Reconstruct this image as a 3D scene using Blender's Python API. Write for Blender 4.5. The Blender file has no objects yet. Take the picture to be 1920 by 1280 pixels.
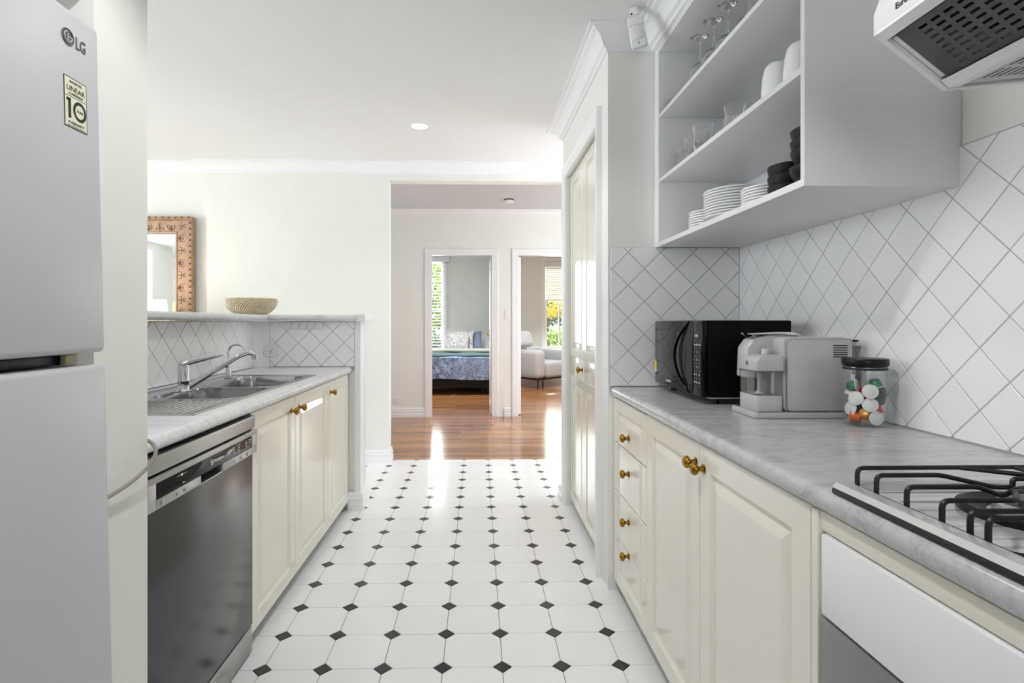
import bpy, bmesh, math, random
from mathutils import Vector, Matrix, noise as mnoise

rng = random.Random(11)
SC = bpy.context.scene
COL = SC.collection
PI = math.pi
V = Vector

# ------------------------------------------------------------------ camera
cam_d = bpy.data.cameras.new('camera')
cam = bpy.data.objects.new('camera', cam_d)
COL.objects.link(cam)
cam_d.sensor_width = 36.0
cam_d.lens = 36.0 * 1033.06 / 1920.0
cam_d.shift_x = (960 - 920.7) / 1920.0
cam_d.shift_y = (603.03 - 640) / 1920.0
cam_d.clip_start = 0.02
cam.location = (0, 0, 1.1584)
cam.rotation_euler = (PI / 2, 0, -0.022976)
SC.camera = cam

# ------------------------------------------------------------------ world, lights, exposure
SC.view_settings.view_transform = 'Standard'
SC.view_settings.look = 'None'
SC.view_settings.exposure = 0.0
SC.view_settings.gamma = 1.0
SC.view_settings.use_curve_mapping = False
SC.cycles.max_bounces = 10
SC.cycles.diffuse_bounces = 6
SC.cycles.glossy_bounces = 5
SC.cycles.transmission_bounces = 8
SC.cycles.transparent_max_bounces = 16
SC.cycles.caustics_reflective = False
SC.cycles.caustics_refractive = False
SC.cycles.sample_clamp_indirect = 6.0
world = bpy.data.worlds.new('sky')
SC.world = world
world.use_nodes = True
bg = world.node_tree.nodes['Background']
bg.inputs['Color'].default_value = (0.92, 0.965, 1.0, 1)
bg.inputs['Strength'].default_value = 4.2


def area(name, loc, rot, sx, sy, power, color=(1, 1, 1), shape='RECTANGLE', spread=PI):
    d = bpy.data.lights.new(name, 'AREA')
    d.shape = shape
    d.size = sx
    d.size_y = sy
    d.energy = power
    d.color = color
    d.spread = spread
    o = bpy.data.objects.new(name, d)
    o.location = loc
    o.rotation_euler = rot
    COL.objects.link(o)
    return o


# daylight through the living room windows (left), an added opening behind the camera and the two bedroom windows
area('living_window_light', (-5.25, 1.95, 1.35), (0, -PI / 2, 0), 2.0, 2.8, 60, (0.93, 0.97, 1.0))
area('rear_fill_light', (-0.2, -1.75, 1.6), (PI / 2, 0, 0), 1.0, .9, 2, (0.98, 0.99, 1.0))  # added fill from behind the camera
area('hall_fill_light', (-2.85, 5.7, 1.3), (0, -PI / 2, 0), 1.6, .55, 3, (0.93, 0.97, 1.0))  # added to light the hall walls with neutral daylight
area('bedroom_window_light', (-1.15, 11.3, 1.5), (-PI / 2, 0, 0), 0.9, 1.9, 55, (1.0, 1.0, 1.0))
area('sitting_window_light', (1.75, 11.3, 1.5), (-PI / 2, 0, 0), 0.9, 1.7, 55, (1.0, 1.0, 1.0))

# ------------------------------------------------------------------ material helpers
def lin1(c):
    c /= 255.0
    return c / 12.92 if c <= 0.04045 else ((c + 0.055) / 1.055) ** 2.4


def lin(c):
    return (lin1(c[0]), lin1(c[1]), lin1(c[2]), 1.0)


def new_mat(name):
    m = bpy.data.materials.new(name)
    m.use_nodes = True
    nt = m.node_tree
    return m, nt, nt.nodes['Principled BSDF']


def coords(nt, scale=(1, 1, 1), kind='Object'):
    tc = nt.nodes.new('ShaderNodeTexCoord')
    mp = nt.nodes.new('ShaderNodeMapping')
    mp.inputs['Scale'].default_value = scale
    nt.links.new(tc.outputs[kind], mp.inputs['Vector'])
    return mp.outputs['Vector']


def ramp(nt, fac, stops):
    r = nt.nodes.new('ShaderNodeValToRGB')
    el = r.color_ramp.elements
    while len(el) < len(stops):
        el.new(0.5)
    for e, (p, c) in zip(el, stops):
        e.position = p
        e.color = c
    nt.links.new(fac, r.inputs['Fac'])
    return r.outputs['Color']


def noise(nt, vec, scale, detail=4, rough=0.5, dist=0.0):
    n = nt.nodes.new('ShaderNodeTexNoise')
    n.inputs['Scale'].default_value = scale
    n.inputs['Detail'].default_value = detail
    n.inputs['Roughness'].default_value = rough
    n.inputs['Distortion'].default_value = dist
    if vec is not None:
        nt.links.new(vec, n.inputs['Vector'])
    return n.outputs['Fac']


def bump(nt, b, height, strength, dist=0.01):
    n = nt.nodes.new('ShaderNodeBump')
    n.inputs['Strength'].default_value = strength
    n.inputs['Distance'].default_value = dist
    nt.links.new(height, n.inputs['Height'])
    nt.links.new(n.outputs['Normal'], b.inputs['Normal'])


def M(name, c, rough=0.5, metal=0.0, spec=0.5, coat=0.0, var=0.03, vscale=6.0, bmp=0.0, bscale=60.0, aniso=None):
    """a plain surface with a little procedural unevenness of tone and relief"""
    m, nt, b = new_mat(name)
    vec = coords(nt, aniso or (1, 1, 1))
    c0 = lin(c)
    if var:
        f = noise(nt, vec, vscale)
        a = tuple(max(0, x * (1 - var)) for x in c0[:3]) + (1,)
        d = tuple(min(1, x * (1 + var)) for x in c0[:3]) + (1,)
        nt.links.new(ramp(nt, f, [(0.3, a), (0.7, d)]), b.inputs['Base Color'])
    else:
        b.inputs['Base Color'].default_value = c0
    b.inputs['Roughness'].default_value = rough
    b.inputs['Metallic'].default_value = metal
    b.inputs['Specular IOR Level'].default_value = spec
    b.inputs['Coat Weight'].default_value = coat
    b.inputs['Coat Roughness'].default_value = 0.06
    if bmp:
        bump(nt, b, noise(nt, vec, bscale, 6), bmp, 0.002)
    return m


def emit(name, c, s):
    m, nt, b = new_mat(name)
    b.inputs['Base Color'].default_value = lin(c)
    b.inputs['Emission Color'].default_value = lin(c)
    b.inputs['Emission Strength'].default_value = s
    return m


def thin_glass(name, tint=(255, 255, 255), gloss=0.08, edge=0.5, rough=0.02, blend=0.3):
    m, nt, b = new_mat(name)
    nt.nodes.remove(b)
    tr = nt.nodes.new('ShaderNodeBsdfTransparent')
    tr.inputs['Color'].default_value = lin(tint)
    gl = nt.nodes.new('ShaderNodeBsdfGlossy')
    gl.inputs['Roughness'].default_value = rough
    lw = nt.nodes.new('ShaderNodeLayerWeight')
    lw.inputs['Blend'].default_value = blend
    mr = nt.nodes.new('ShaderNodeMapRange')
    mr.inputs['To Min'].default_value = gloss
    mr.inputs['To Max'].default_value = edge
    nt.links.new(lw.outputs['Facing'], mr.inputs['Value'])
    mx = nt.nodes.new('ShaderNodeMixShader')
    nt.links.new(mr.outputs['Result'], mx.inputs['Fac'])
    nt.links.new(tr.outputs[0], mx.inputs[1])
    nt.links.new(gl.outputs[0], mx.inputs[2])
    nt.links.new(mx.outputs[0], nt.nodes['Material Output'].inputs['Surface'])
    return m


def marble(name, base, vein, rough=0.3, scale=(3, 9, 9)):
    m, nt, b = new_mat(name)
    vec = coords(nt, scale)
    f = noise(nt, vec, 1.6, 8, 0.62, 1.6)
    g = noise(nt, vec, 5.5, 8, 0.65, 2.2)
    mx = nt.nodes.new('ShaderNodeMath')
    mx.operation = 'MULTIPLY_ADD'
    mx.inputs[1].default_value = 0.55
    nt.links.new(f, mx.inputs[0])
    md = nt.nodes.new('ShaderNodeMath')
    md.operation = 'MULTIPLY'
    md.inputs[1].default_value = 0.45
    nt.links.new(g, md.inputs[0])
    nt.links.new(md.outputs[0], mx.inputs[2])
    col = ramp(nt, mx.outputs[0], [(0.3, lin(vein)), (0.52, lin(base)), (0.75, lin([min(255, x + 8) for x in base]))])
    nt.links.new(col, b.inputs['Base Color'])
    b.inputs['Roughness'].default_value = rough
    return m


def random_tone(name, c, rough, spread=0.06, spec=0.5, bmp=0.02):
    """glazed tile: each piece a touch lighter or darker"""
    m, nt, b = new_mat(name)
    oi = nt.nodes.new('ShaderNodeObjectInfo')
    c0 = lin(c)
    a = tuple(x * (1 - spread) for x in c0[:3]) + (1,)
    nt.links.new(ramp(nt, oi.outputs['Random'], [(0, a), (1, c0)]), b.inputs['Base Color'])
    b.inputs['Roughness'].default_value = rough
    b.inputs['Specular IOR Level'].default_value = spec
    if bmp:
        bump(nt, b, noise(nt, coords(nt), 9.0, 2), bmp, 0.01)
    return m


def timber(name):
    m, nt, b = new_mat(name)
    vec = coords(nt, (1.2, 22, 22))
    oi = nt.nodes.new('ShaderNodeObjectInfo')
    f = noise(nt, vec, 3.0, 6, 0.6, 0.6)
    ad = nt.nodes.new('ShaderNodeMath')
    ad.operation = 'MULTIPLY_ADD'
    ad.inputs[1].default_value = 0.55
    ad.inputs[2].default_value = 0.0
    nt.links.new(oi.outputs['Random'], ad.inputs[0])
    ad2 = nt.nodes.new('ShaderNodeMath')
    ad2.operation = 'MULTIPLY_ADD'
    ad2.inputs[1].default_value = 0.55
    nt.links.new(f, ad2.inputs[0])
    nt.links.new(ad.outputs[0], ad2.inputs[2])
    col = ramp(nt, ad2.outputs[0], [(0.1, lin((118, 72, 42))), (0.45, lin((164, 108, 66))), (0.8, lin((192, 138, 90)))])
    nt.links.new(col, b.inputs['Base Color'])
    b.inputs['Roughness'].default_value = 0.16
    b.inputs['Coat Weight'].default_value = 0.3
    b.inputs['Coat Roughness'].default_value = 0.08
    bump(nt, b, f, 0.03, 0.002)
    return m


def fabric(name, c, scale=260, bmp=0.25, var=0.12):
    m, nt, b = new_mat(name)
    vec = coords(nt)
    f = noise(nt, vec, scale, 3)
    c0 = lin(c)
    nt.links.new(ramp(nt, f, [(0.3, tuple(x * (1 - var) for x in c0[:3]) + (1,)), (0.7, tuple(min(1, x * (1 + var)) for x in c0[:3]) + (1,))]), b.inputs['Base Color'])
    b.inputs['Roughness'].default_value = 0.9
    b.inputs['Sheen Weight'].default_value = 0.2
    bump(nt, b, f, bmp, 0.003)
    return m


def leafprint(name, stops, scale=7.0, dist=3.0):
    """printed cotton: feathery leaf shapes"""
    m, nt, b = new_mat(name)
    vec = coords(nt)
    n1 = noise(nt, vec, scale * .6, 2, .5, 1.2)
    va = nt.nodes.new('ShaderNodeVectorMath')
    va.operation = 'ADD'
    cx_ = nt.nodes.new('ShaderNodeCombineXYZ')
    for k_ in ('X', 'Y', 'Z'):
        nt.links.new(n1, cx_.inputs[k_])
    nt.links.new(vec, va.inputs[0])
    nt.links.new(cx_.outputs[0], va.inputs[1])
    w = nt.nodes.new('ShaderNodeTexWave')
    w.wave_type = 'RINGS'
    w.rings_direction = 'SPHERICAL'
    w.inputs['Scale'].default_value = scale
    w.inputs['Distortion'].default_value = dist * 2
    w.inputs['Detail'].default_value = 3
    w.inputs['Detail Scale'].default_value = 2.2
    nt.links.new(va.outputs[0], w.inputs['Vector'])
    nt.links.new(ramp(nt, w.outputs['Fac'], [(p, lin(c)) for p, c in stops]), b.inputs['Base Color'])
    b.inputs['Roughness'].default_value = 0.9
    return m


def brushed(name, c, rough=0.3, axis=(2, 200, 2)):
    m, nt, b = new_mat(name)
    f = noise(nt, coords(nt, axis), 4.0, 4)
    c0 = lin(c)
    nt.links.new(ramp(nt, f, [(0.2, tuple(x * 0.88 for x in c0[:3]) + (1,)), (0.8, tuple(min(1, x * 1.08) for x in c0[:3]) + (1,))]), b.inputs['Base Color'])
    b.inputs['Metallic'].default_value = 1.0
    b.inputs['Roughness'].default_value = rough
    bump(nt, b, f, 0.03, 0.001)
    return m


K = {}
K['wall'] = M('wall_paint_warm_white', (236, 236, 231), 0.75, var=0.012, bmp=0.03, bscale=180)
K['ceil'] = M('ceiling_paint', (238, 238, 238), 0.85, var=0.008)
K['ceil2'] = M('shaded_hall_ceiling', (212, 217, 222), 0.85, var=0.008)  # greyer blue offsets warm bounce, hall shade put into the colour
K['trim'] = M('gloss_trim_paint', (240, 240, 242), 0.35, var=0.008)
K['cream'] = M('cream_vinyl_door', (236, 233, 222), 0.13, var=0.012, bmp=0.015, bscale=8)
K['carcass'] = M('cream_carcass_board', (232, 228, 214), 0.4, var=0.01)
K['whiteboard'] = M('white_melamine', (226, 226, 227), 0.32, var=0.008)
K['kick'] = M('shaded_kickboard', (120, 120, 120), 0.5)  # grey stands in for the toe-kick shade under the doors
K['grout'] = M('pale_wall_grout', (176, 176, 177), 0.9, var=0.05, vscale=40)
K['fgrout'] = M('grey_floor_grout', (120, 120, 120), 0.9, var=0.1, vscale=40)
K['tile'] = random_tone('white_wall_tile', (246, 246, 247), 0.22, 0.03, bmp=0.04)
K['ftile'] = random_tone('white_floor_tile', (250, 250, 251), 0.16, 0.03, bmp=0.012)
K['dot'] = random_tone('charcoal_floor_dot', (42, 42, 43), 0.18, 0.2)
K['carpet'] = fabric('pale_bounce_carpet', (206, 204, 200))  # unseen living room floor, pale to bounce light onto the ceiling
K['timber'] = timber('polished_floorboard')
K['top_r'] = marble('grey_marble_laminate', (190, 190, 191), (150, 150, 152), 0.22)
K['top_l'] = marble('pale_marble_laminate', (224, 224, 226), (190, 190, 193), 0.27)
K['brass'] = M('aged_brass', (158, 116, 42), 0.24, 1.0, var=0.08, vscale=40)
K['chrome'] = M('chrome', (214, 214, 216), 0.07, 1.0, var=0.0)
K['steel'] = brushed('sink_steel', (168, 168, 169), 0.2, (2, 60, 2))
K['dwsteel'] = brushed('brushed_door_steel', (88, 88, 89), 0.22, (2, 220, 2))
K['dwtrim'] = brushed('brushed_panel_steel', (176, 176, 174), 0.34, (2, 220, 2))
K['matblack'] = M('black_coated_steel', (5, 5, 6), 0.45, var=0.0, spec=0.12)
K['blackgloss'] = M('black_gloss', (6, 6, 7), 0.08, spec=0.2, var=0.0)
K['black'] = M('black_plastic', (8, 8, 9), 0.35, spec=0.3, var=0.1)
K['blackmetal'] = M('black_painted_steel', (6, 6, 7), 0.42, var=0.1, vscale=80)
K['enamel'] = M('black_enamel', (12, 12, 13), 0.35, spec=.3, var=0.1)
K['rubber'] = M('dark_rubber', (28, 28, 29), 0.6, var=0.05)
K['white'] = M('white_plastic', (235, 235, 236), 0.3, var=0.006)
K['ivory'] = M('white_print', (235, 235, 232), 0.5, var=0.0)
K['ink'] = M('black_print', (20, 20, 20), 0.5, var=0.0)
K['china'] = M('white_china', (234, 234, 235), 0.12, var=0.0)
K['blackwood'] = M('black_bowl_wood', (12, 12, 12), 0.45, spec=.25, var=0.5, vscale=30, bmp=0.4, bscale=90, aniso=(1, 1, 5))
K['blackstone'] = M('black_bowl_stoneware', (16, 16, 17), 0.45, spec=.25, var=0.3, vscale=18)
K['glass'] = thin_glass('clear_glass', (253, 254, 254), 0.02, 0.45, 0.01, 0.18)
K['tumbler'] = thin_glass('ribbed_glass', (250, 250, 251), 0.07, 0.6, 0.03, 0.4)
def clear_solid(name, rough=0.0):
    m, nt, b = new_mat(name)
    b.inputs['Base Color'].default_value = (1, 1, 1, 1)
    b.inputs['Roughness'].default_value = rough
    b.inputs['IOR'].default_value = 1.46
    b.inputs['Transmission Weight'].default_value = 1.0
    return m


K['crystal'] = clear_solid('wine_glass_crystal')
K['pressed'] = clear_solid('pressed_tumbler_glass', 0.02)
K['pane'] = thin_glass('window_pane', (250, 252, 251), 0.05, 0.3, 0.0, 0.2)
K['smoke'] = thin_glass('clear_plastic', (243, 243, 244), 0.06, 0.45, 0.03, 0.3)
K['mwglass'] = M('dark_mirror_glass', (26, 26, 27), 0.05, 0.0, spec=0.25, var=0.0)
K['silver'] = M('silver_grey_plastic', (186, 186, 187), 0.33, 0.1, var=0.01)
K['fridge'] = M('pearl_white_door', (194, 194, 196), 0.3, var=0.006, bmp=0.03, bscale=300)
K['gasket'] = M('yellowed_gasket', (205, 200, 160), 0.6)
K['sticker'] = M('pale_sticker', (226, 226, 200), 0.5, var=0.0)
K['logo'] = M('grey_metal_logo', (120, 120, 122), 0.3, 0.8, var=0.0)
K['copper'] = M('embossed_copper', (166, 136, 110), 0.42, 0.25, var=0.18, vscale=14, bmp=0.25, bscale=30)
K['copperdark'] = M('tarnished_copper', (104, 82, 64), 0.5, 0.5, var=0.2, vscale=20)
K['mirror'] = M('mirror_glass', (238, 242, 240), 0.01, 1.0, var=0.0)
K['rattan'] = M('seagrass', (206, 182, 130), 0.75, var=0.2, vscale=30)
K['rattan2'] = M('white_strand', (232, 226, 210), 0.7, var=0.08)
K['sofa'] = fabric('grey_wool', (176, 176, 178))
K['duvet'] = leafprint('blue_leaf_cotton', [(0.1, (98, 118, 158)), (0.45, (150, 166, 196)), (0.62, (214, 218, 230)), (0.75, (128, 146, 182))], 4.5, 2.5)
K['pillow'] = leafprint('leaf_print_cotton', [(0.15, (226, 218, 204)), (0.45, (222, 212, 196)), (0.58, (120, 104, 88)), (0.68, (224, 216, 204)), (0.85, (112, 128, 158))], 5.5, 2.6)
K['pillow2'] = leafprint('blue_pillow_cotton', [(0.2, (120, 136, 164)), (0.5, (196, 200, 206)), (0.75, (92, 106, 134))], 9, 2)
K['throw'] = fabric('teal_wool', (70, 94, 96), 120)
K['throw2'] = fabric('sage_wool', (150, 156, 142), 120)
K['bedbase'] = fabric('black_base_cloth', (20, 20, 21), 200, 0.1)
K['slat'] = M('white_blind_slat', (232, 232, 234), 0.4, var=0.0)
K['cream_blind'] = M('cream_blind_cloth', (250, 247, 236), 0.8, var=0.05)
K['leaf1'] = M('bright_leaf', (150, 176, 84), 0.6, var=0.35, vscale=3)
K['leaf2'] = M('dark_leaf', (86, 112, 70), 0.6, var=0.35, vscale=3)
K['leaf3'] = M('yellow_leaf', (226, 206, 90), 0.6, var=0.25, vscale=3)
K['bark'] = M('bark', (96, 82, 66), 0.9, var=0.3, vscale=20)
K['earth'] = M('garden_ground', (140, 146, 104), 0.95, var=0.3, vscale=2)
K['fence'] = M('white_fence_paint', (236, 236, 230), 0.6)
K['cable'] = M('grey_cable_sheath', (150, 146, 138), 0.45, var=0.02)
K['shade'] = emit('lit_lampshade', (255, 238, 196), 1.1)
K['bulb'] = emit('downlight_lens', (255, 255, 255), 9.0)
K['walnut'] = M('walnut_veneer', (112, 78, 52), 0.45, var=0.25, vscale=8, aniso=(1, 1, 12))
K['filter'] = M('grease_filter_steel', (84, 84, 85), 0.12, 0.9, var=0.05)
K['ceramic'] = M('white_oven_enamel', (238, 238, 240), 0.2, var=0.006)
K['ovenglass'] = M('grey_oven_door', (128, 128, 129), 0.22, 0.3, var=0.02)
K['yellow'] = M('yellow_sticker', (236, 220, 30), 0.5, var=0.0)
K['hobsteel'] = M('pale_hob_enamel', (206, 206, 207), 0.16, 0.35, var=0.03)

# ------------------------------------------------------------------ object helpers
OFF = {}


def _props(o, label, cat, group=None, kind=None):
    if label:
        o['label'] = label
    if cat:
        o['category'] = cat
    if group:
        o['group'] = group
    if kind:
        o['kind'] = kind


def thing(name, label, cat, loc=(0, 0, 0), rz=0.0, group=None, world=True):
    """an Empty at the thing's base; world=True lets its parts be written in room coordinates"""
    o = bpy.data.objects.new(name, None)
    o.empty_display_size = 0.05
    COL.objects.link(o)
    o.location = loc
    o.rotation_euler = (0, 0, rz)
    _props(o, label, cat, group)
    OFF[o.name] = V(loc) if world else V((0, 0, 0))
    return o


def obj(name, bm, mat, parent=None, smooth=True, angle=38, loc=None, **kw):
    me = bpy.data.meshes.new(name)
    bmesh.ops.recalc_face_normals(bm, faces=bm.faces)
    off = OFF.get(parent.name, V((0, 0, 0))) if parent else V((0, 0, 0))
    if loc is not None and not parent:
        off = V((0, 0, 0))
    if off.length:
        bmesh.ops.translate(bm, verts=bm.verts, vec=-off)
    bm.to_mesh(me)
    bm.free()
    if smooth:
        me.polygons.foreach_set('use_smooth', [True] * len(me.polygons))
        me.set_sharp_from_angle(angle=math.radians(angle))
    if isinstance(mat, (list, tuple)):
        for mm in mat:
            me.materials.append(mm)
    else:
        me.materials.append(mat)
    o = bpy.data.objects.new(name, me)
    COL.objects.link(o)
    if parent:
        o.parent = parent
        OFF[o.name] = off
    else:
        OFF[o.name] = V((0, 0, 0))
    if loc is not None:
        o.location = loc
    _props(o, kw.get('label'), kw.get('cat'), kw.get('group'), kw.get('kind'))
    return o


def inst(src, name, loc, parent=None, rot=None, label=None, group=None):
    o = src.copy()
    o.name = name
    COL.objects.link(o)
    o.location = loc
    if rot:
        o.rotation_euler = rot
    if parent:
        o.parent = parent
    if label:
        o['label'] = label
    if group:
        o['group'] = group
    return o


def struct(name, bm, mat, parent=None, **kw):
    return obj(name, bm, mat, parent, kind=None if parent else 'structure', **kw)


def B():
    return bmesh.new()


def merge(bm, tb):
    me = bpy.data.meshes.new('tmp')
    tb.to_mesh(me)
    tb.free()
    bm.from_mesh(me)
    bpy.data.meshes.remove(me)


def box(bm, x0, x1, y0, y1, z0, z1, bev=0.0, seg=2, rot=None):
    tb = bmesh.new()
    bmesh.ops.create_cube(tb, size=1.0)
    bmesh.ops.scale(tb, vec=(x1 - x0, y1 - y0, z1 - z0), verts=tb.verts)
    if bev:
        bmesh.ops.bevel(tb, geom=tb.edges[:], offset=bev, segments=seg, profile=0.5, affect='EDGES')
    if rot is not None:
        bmesh.ops.transform(tb, matrix=rot, verts=tb.verts)
    bmesh.ops.translate(tb, vec=((x0 + x1) / 2, (y0 + y1) / 2, (z0 + z1) / 2), verts=tb.verts)
    merge(bm, tb)
    return bm


def bx(*a, **k):
    return box(B(), *a, **k)


def prism(bm, poly, axis, a0, a1, bev=0.0, seg=2):
    """poly: 2D outline; axis 'x': (y,z), 'y': (x,z), 'z': (x,y)"""
    tb = bmesh.new()

    def p3(p, a):
        return {'x': (a, p[0], p[1]), 'y': (p[0], a, p[1]), 'z': (p[0], p[1], a)}[axis]
    lo = [tb.verts.new(p3(p, a0)) for p in poly]
    hi = [tb.verts.new(p3(p, a1)) for p in poly]
    n = len(poly)
    tb.faces.new(lo)
    tb.faces.new(hi[::-1])
    for i in range(n):
        tb.faces.new((lo[i], lo[(i + 1) % n], hi[(i + 1) % n], hi[i]))
    if bev:
        bmesh.ops.recalc_face_normals(tb, faces=tb.faces)
        bmesh.ops.bevel(tb, geom=tb.edges[:], offset=bev, segments=seg, profile=0.5, affect='EDGES')
    merge(bm, tb)
    return bm


def rrect(x0, x1, y0, y1, r, n=5):
    pts = []
    for cx, cy, a in ((x1 - r, y1 - r, 0), (x0 + r, y1 - r, 90), (x0 + r, y0 + r, 180), (x1 - r, y0 + r, 270)):
        for i in range(n + 1):
            t = math.radians(a + 90 * i / n)
            pts.append((cx + r * math.cos(t), cy + r * math.sin(t)))
    return pts


def lathe(bm, prof, n=32, loc=(0, 0, 0), mat=None, rfun=None, cap=True):
    """prof: list of (radius, height) turned about z; mat orients it"""
    rings = []
    mt = Matrix.Translation(loc) @ (mat if mat is not None else Matrix.Identity(4))
    for r, z in prof:
        if r < 1e-5:
            rings.append([bm.verts.new(mt @ V((0, 0, z)))])
        else:
            ring = []
            for i in range(n):
                a = 2 * PI * i / n
                rr = r * (rfun(a, z, r) if rfun else 1)
                ring.append(bm.verts.new(mt @ V((rr * math.cos(a), rr * math.sin(a), z))))
            rings.append(ring)
    for a, b in zip(rings, rings[1:]):
        if len(a) == 1 and len(b) == 1:
            continue
        for i in range(n):
            j = (i + 1) % n
            if len(a) == 1:
                bm.faces.new((a[0], b[j], b[i]))
            elif len(b) == 1:
                bm.faces.new((a[i], a[j], b[0]))
            else:
                bm.faces.new((a[i], a[j], b[j], b[i]))
    if cap:
        for rg in (rings[0], rings[-1]):
            if len(rg) > 2:
                bm.faces.new(rg)
    return bm


AX = {'x': Matrix.Rotation(PI / 2, 4, 'Y'), '-x': Matrix.Rotation(-PI / 2, 4, 'Y'), 'y': Matrix.Rotation(-PI / 2, 4, 'X'), '-y': Matrix.Rotation(PI / 2, 4, 'X'), 'z': Matrix.Identity(4), '-z': Matrix.Rotation(PI, 4, 'X')}


def tube(bm, pts, r, n=8, closed=False):
    pts = [V(p) for p in pts]
    m = len(pts)
    rad = r if callable(r) else (lambda t: r)
    rings = []
    prev = None
    for i, p in enumerate(pts):
        if closed:
            d = pts[(i + 1) % m] - pts[i - 1]
        else:
            d = pts[min(i + 1, m - 1)] - pts[max(i - 1, 0)]
        d.normalize()
        if prev is None:
            up = V((0, 0, 1)) if abs(d.z) < 0.9 else V((1, 0, 0))
            s = d.cross(up).normalized()
        else:
            s = (prev - d * prev.dot(d)).normalized()
        prev = s
        t = d.cross(s)
        rr = rad(i / max(1, m - 1))
        rings.append([bm.verts.new(p + (s * math.cos(2 * PI * k / n) + t * math.sin(2 * PI * k / n)) * rr) for k in range(n)])
    for i in range(m if closed else m - 1):
        a, b = rings[i], rings[(i + 1) % m]
        for k in range(n):
            bm.faces.new((a[k], a[(k + 1) % n], b[(k + 1) % n], b[k]))
    if not closed:
        bm.faces.new(rings[0][::-1])
        bm.faces.new(rings[-1])
    return bm


def smooth_path(pts, r=0.012, n=4):
    """round the corners of a polyline"""
    pts = [V(p) for p in pts]
    out = [pts[0]]
    for a, b, c in zip(pts, pts[1:], pts[2:]):
        d1 = (a - b)
        d2 = (c - b)
        rr = min(r, d1.length * 0.48, d2.length * 0.48)
        p0 = b + d1.normalized() * rr
        p2 = b + d2.normalized() * rr
        for i in range(n + 1):
            t = i / n
            out.append(p0 * (1 - t) ** 2 + b * 2 * t * (1 - t) + p2 * t * t)
    out.append(pts[-1])
    return out


def sweep(bm, path, prof, up=(0, 0, 1), flip=1, closed=False):
    """mitred moulding: profile (side, up) pushed along a path"""
    path = [V(p) for p in path]
    up = V(up).normalized()
    m = len(path)
    rings = []
    for i, p in enumerate(path):
        a = path[i - 1] if (i > 0 or closed) else None
        b = path[(i + 1) % m] if (i < m - 1 or closed) else None
        d1 = (p - a).normalized() if a is not None else None
        d2 = (b - p).normalized() if b is not None else None
        s1 = up.cross(d1) if d1 is not None else None
        s2 = up.cross(d2) if d2 is not None else None
        if s1 is None:
            s = s2.normalized()
        elif s2 is None:
            s = s1.normalized()
        else:
            s1.normalize()
            s2.normalize()
            s = (s1 + s2)
            s = s / max(0.2, s.dot(s1))
        rings.append([bm.verts.new(p + s * (u * flip) + up * w) for u, w in prof])
    n = len(prof)
    for i in range(m if closed else m - 1):
        a, b = rings[i], rings[(i + 1) % m]
        for k in range(n):
            k2 = (k + 1) % n
            bm.faces.new((a[k], a[k2], b[k2], b[k]))
    if not closed:
        bm.faces.new(rings[0][::-1])
        bm.faces.new(rings[-1])
    return bm


def text(name, parent, s, o, u, v, size, mat, depth=0.0006, align='LEFT', space=1.0, wx=1.0):
    cu = bpy.data.curves.new(name, 'FONT')
    cu.body = s
    cu.size = size
    cu.extrude = depth / 2
    cu.align_x = align
    cu.space_character = space
    cu.resolution_u = 3
    to = bpy.data.objects.new('tmp_text', cu)
    COL.objects.link(to)
    dg = bpy.context.evaluated_depsgraph_get()
    me = bpy.data.meshes.new_from_object(to.evaluated_get(dg))
    bpy.data.objects.remove(to)
    bpy.data.curves.remove(cu)
    u = V(u).normalized()
    v = V(v).normalized()
    n = u.cross(v)
    off = OFF.get(parent.name, V((0, 0, 0))) if parent else V((0, 0, 0))
    mt = Matrix((( u.x * wx, v.x, n.x, o[0] - off.x), (u.y * wx, v.y, n.y, o[1] - off.y), (u.z * wx, v.z, n.z, o[2] - off.z), (0, 0, 0, 1)))
    me.transform(mt)
    me.materials.clear()
    me.materials.append(mat)
    ob = bpy.data.objects.new(name, me)
    COL.objects.link(ob)
    if parent:
        ob.parent = parent
        OFF[ob.name] = off
    return ob


def raised(w, h, t, mg=0.055, act=(1, 1, 1, 1), groove=0.009, slope=0.028, flat=0.001):
    """a routed door front: frame, groove and raised field; act = left, right, bottom, top bevels present.
    built in (u, v, depth) with depth 0 at the front face"""
    levels = [(0.0, -0.003), (0.003, 0.0), (mg, 0.0), (mg + 0.006, -groove), (mg + 0.010, -groove), (mg + 0.010 + slope, -flat)]
    bm = bmesh.new()
    rings = []
    for k, (m, d) in enumerate(levels):
        l, r, b, tp = [(m if (k < 2 or a) else 0.0) for a in act]
        if k >= 2:
            l, r, b, tp = [(m if a else 0.003) for a in act]
        rings.append([bm.verts.new((x, y, d)) for x, y in ((l, b), (w - r, b), (w - r, h - tp), (l, h - tp))])
    back = [bm.verts.new((x, y, -t)) for x, y in ((0, 0), (w, 0), (w, h), (0, h))]
    for a, b in zip([back] + rings, rings):
        for i in range(4):
            j = (i + 1) % 4
            try:
                f = bm.faces.new((a[i], a[j], b[j], b[i]))
            except ValueError:
                pass
    bm.faces.new(rings[-1])
    bm.faces.new(back[::-1])
    bmesh.ops.dissolve_degenerate(bm, dist=1e-6, edges=bm.edges)
    return bm


def place(bm, o, u, v, n):
    u, v, n = V(u), V(v), V(n)
    bmesh.ops.transform(bm, matrix=Matrix(((u.x, v.x, n.x, o[0]), (u.y, v.y, n.y, o[1]), (u.z, v.z, n.z, o[2]), (0, 0, 0, 1))), verts=bm.verts)
    return bm


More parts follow.
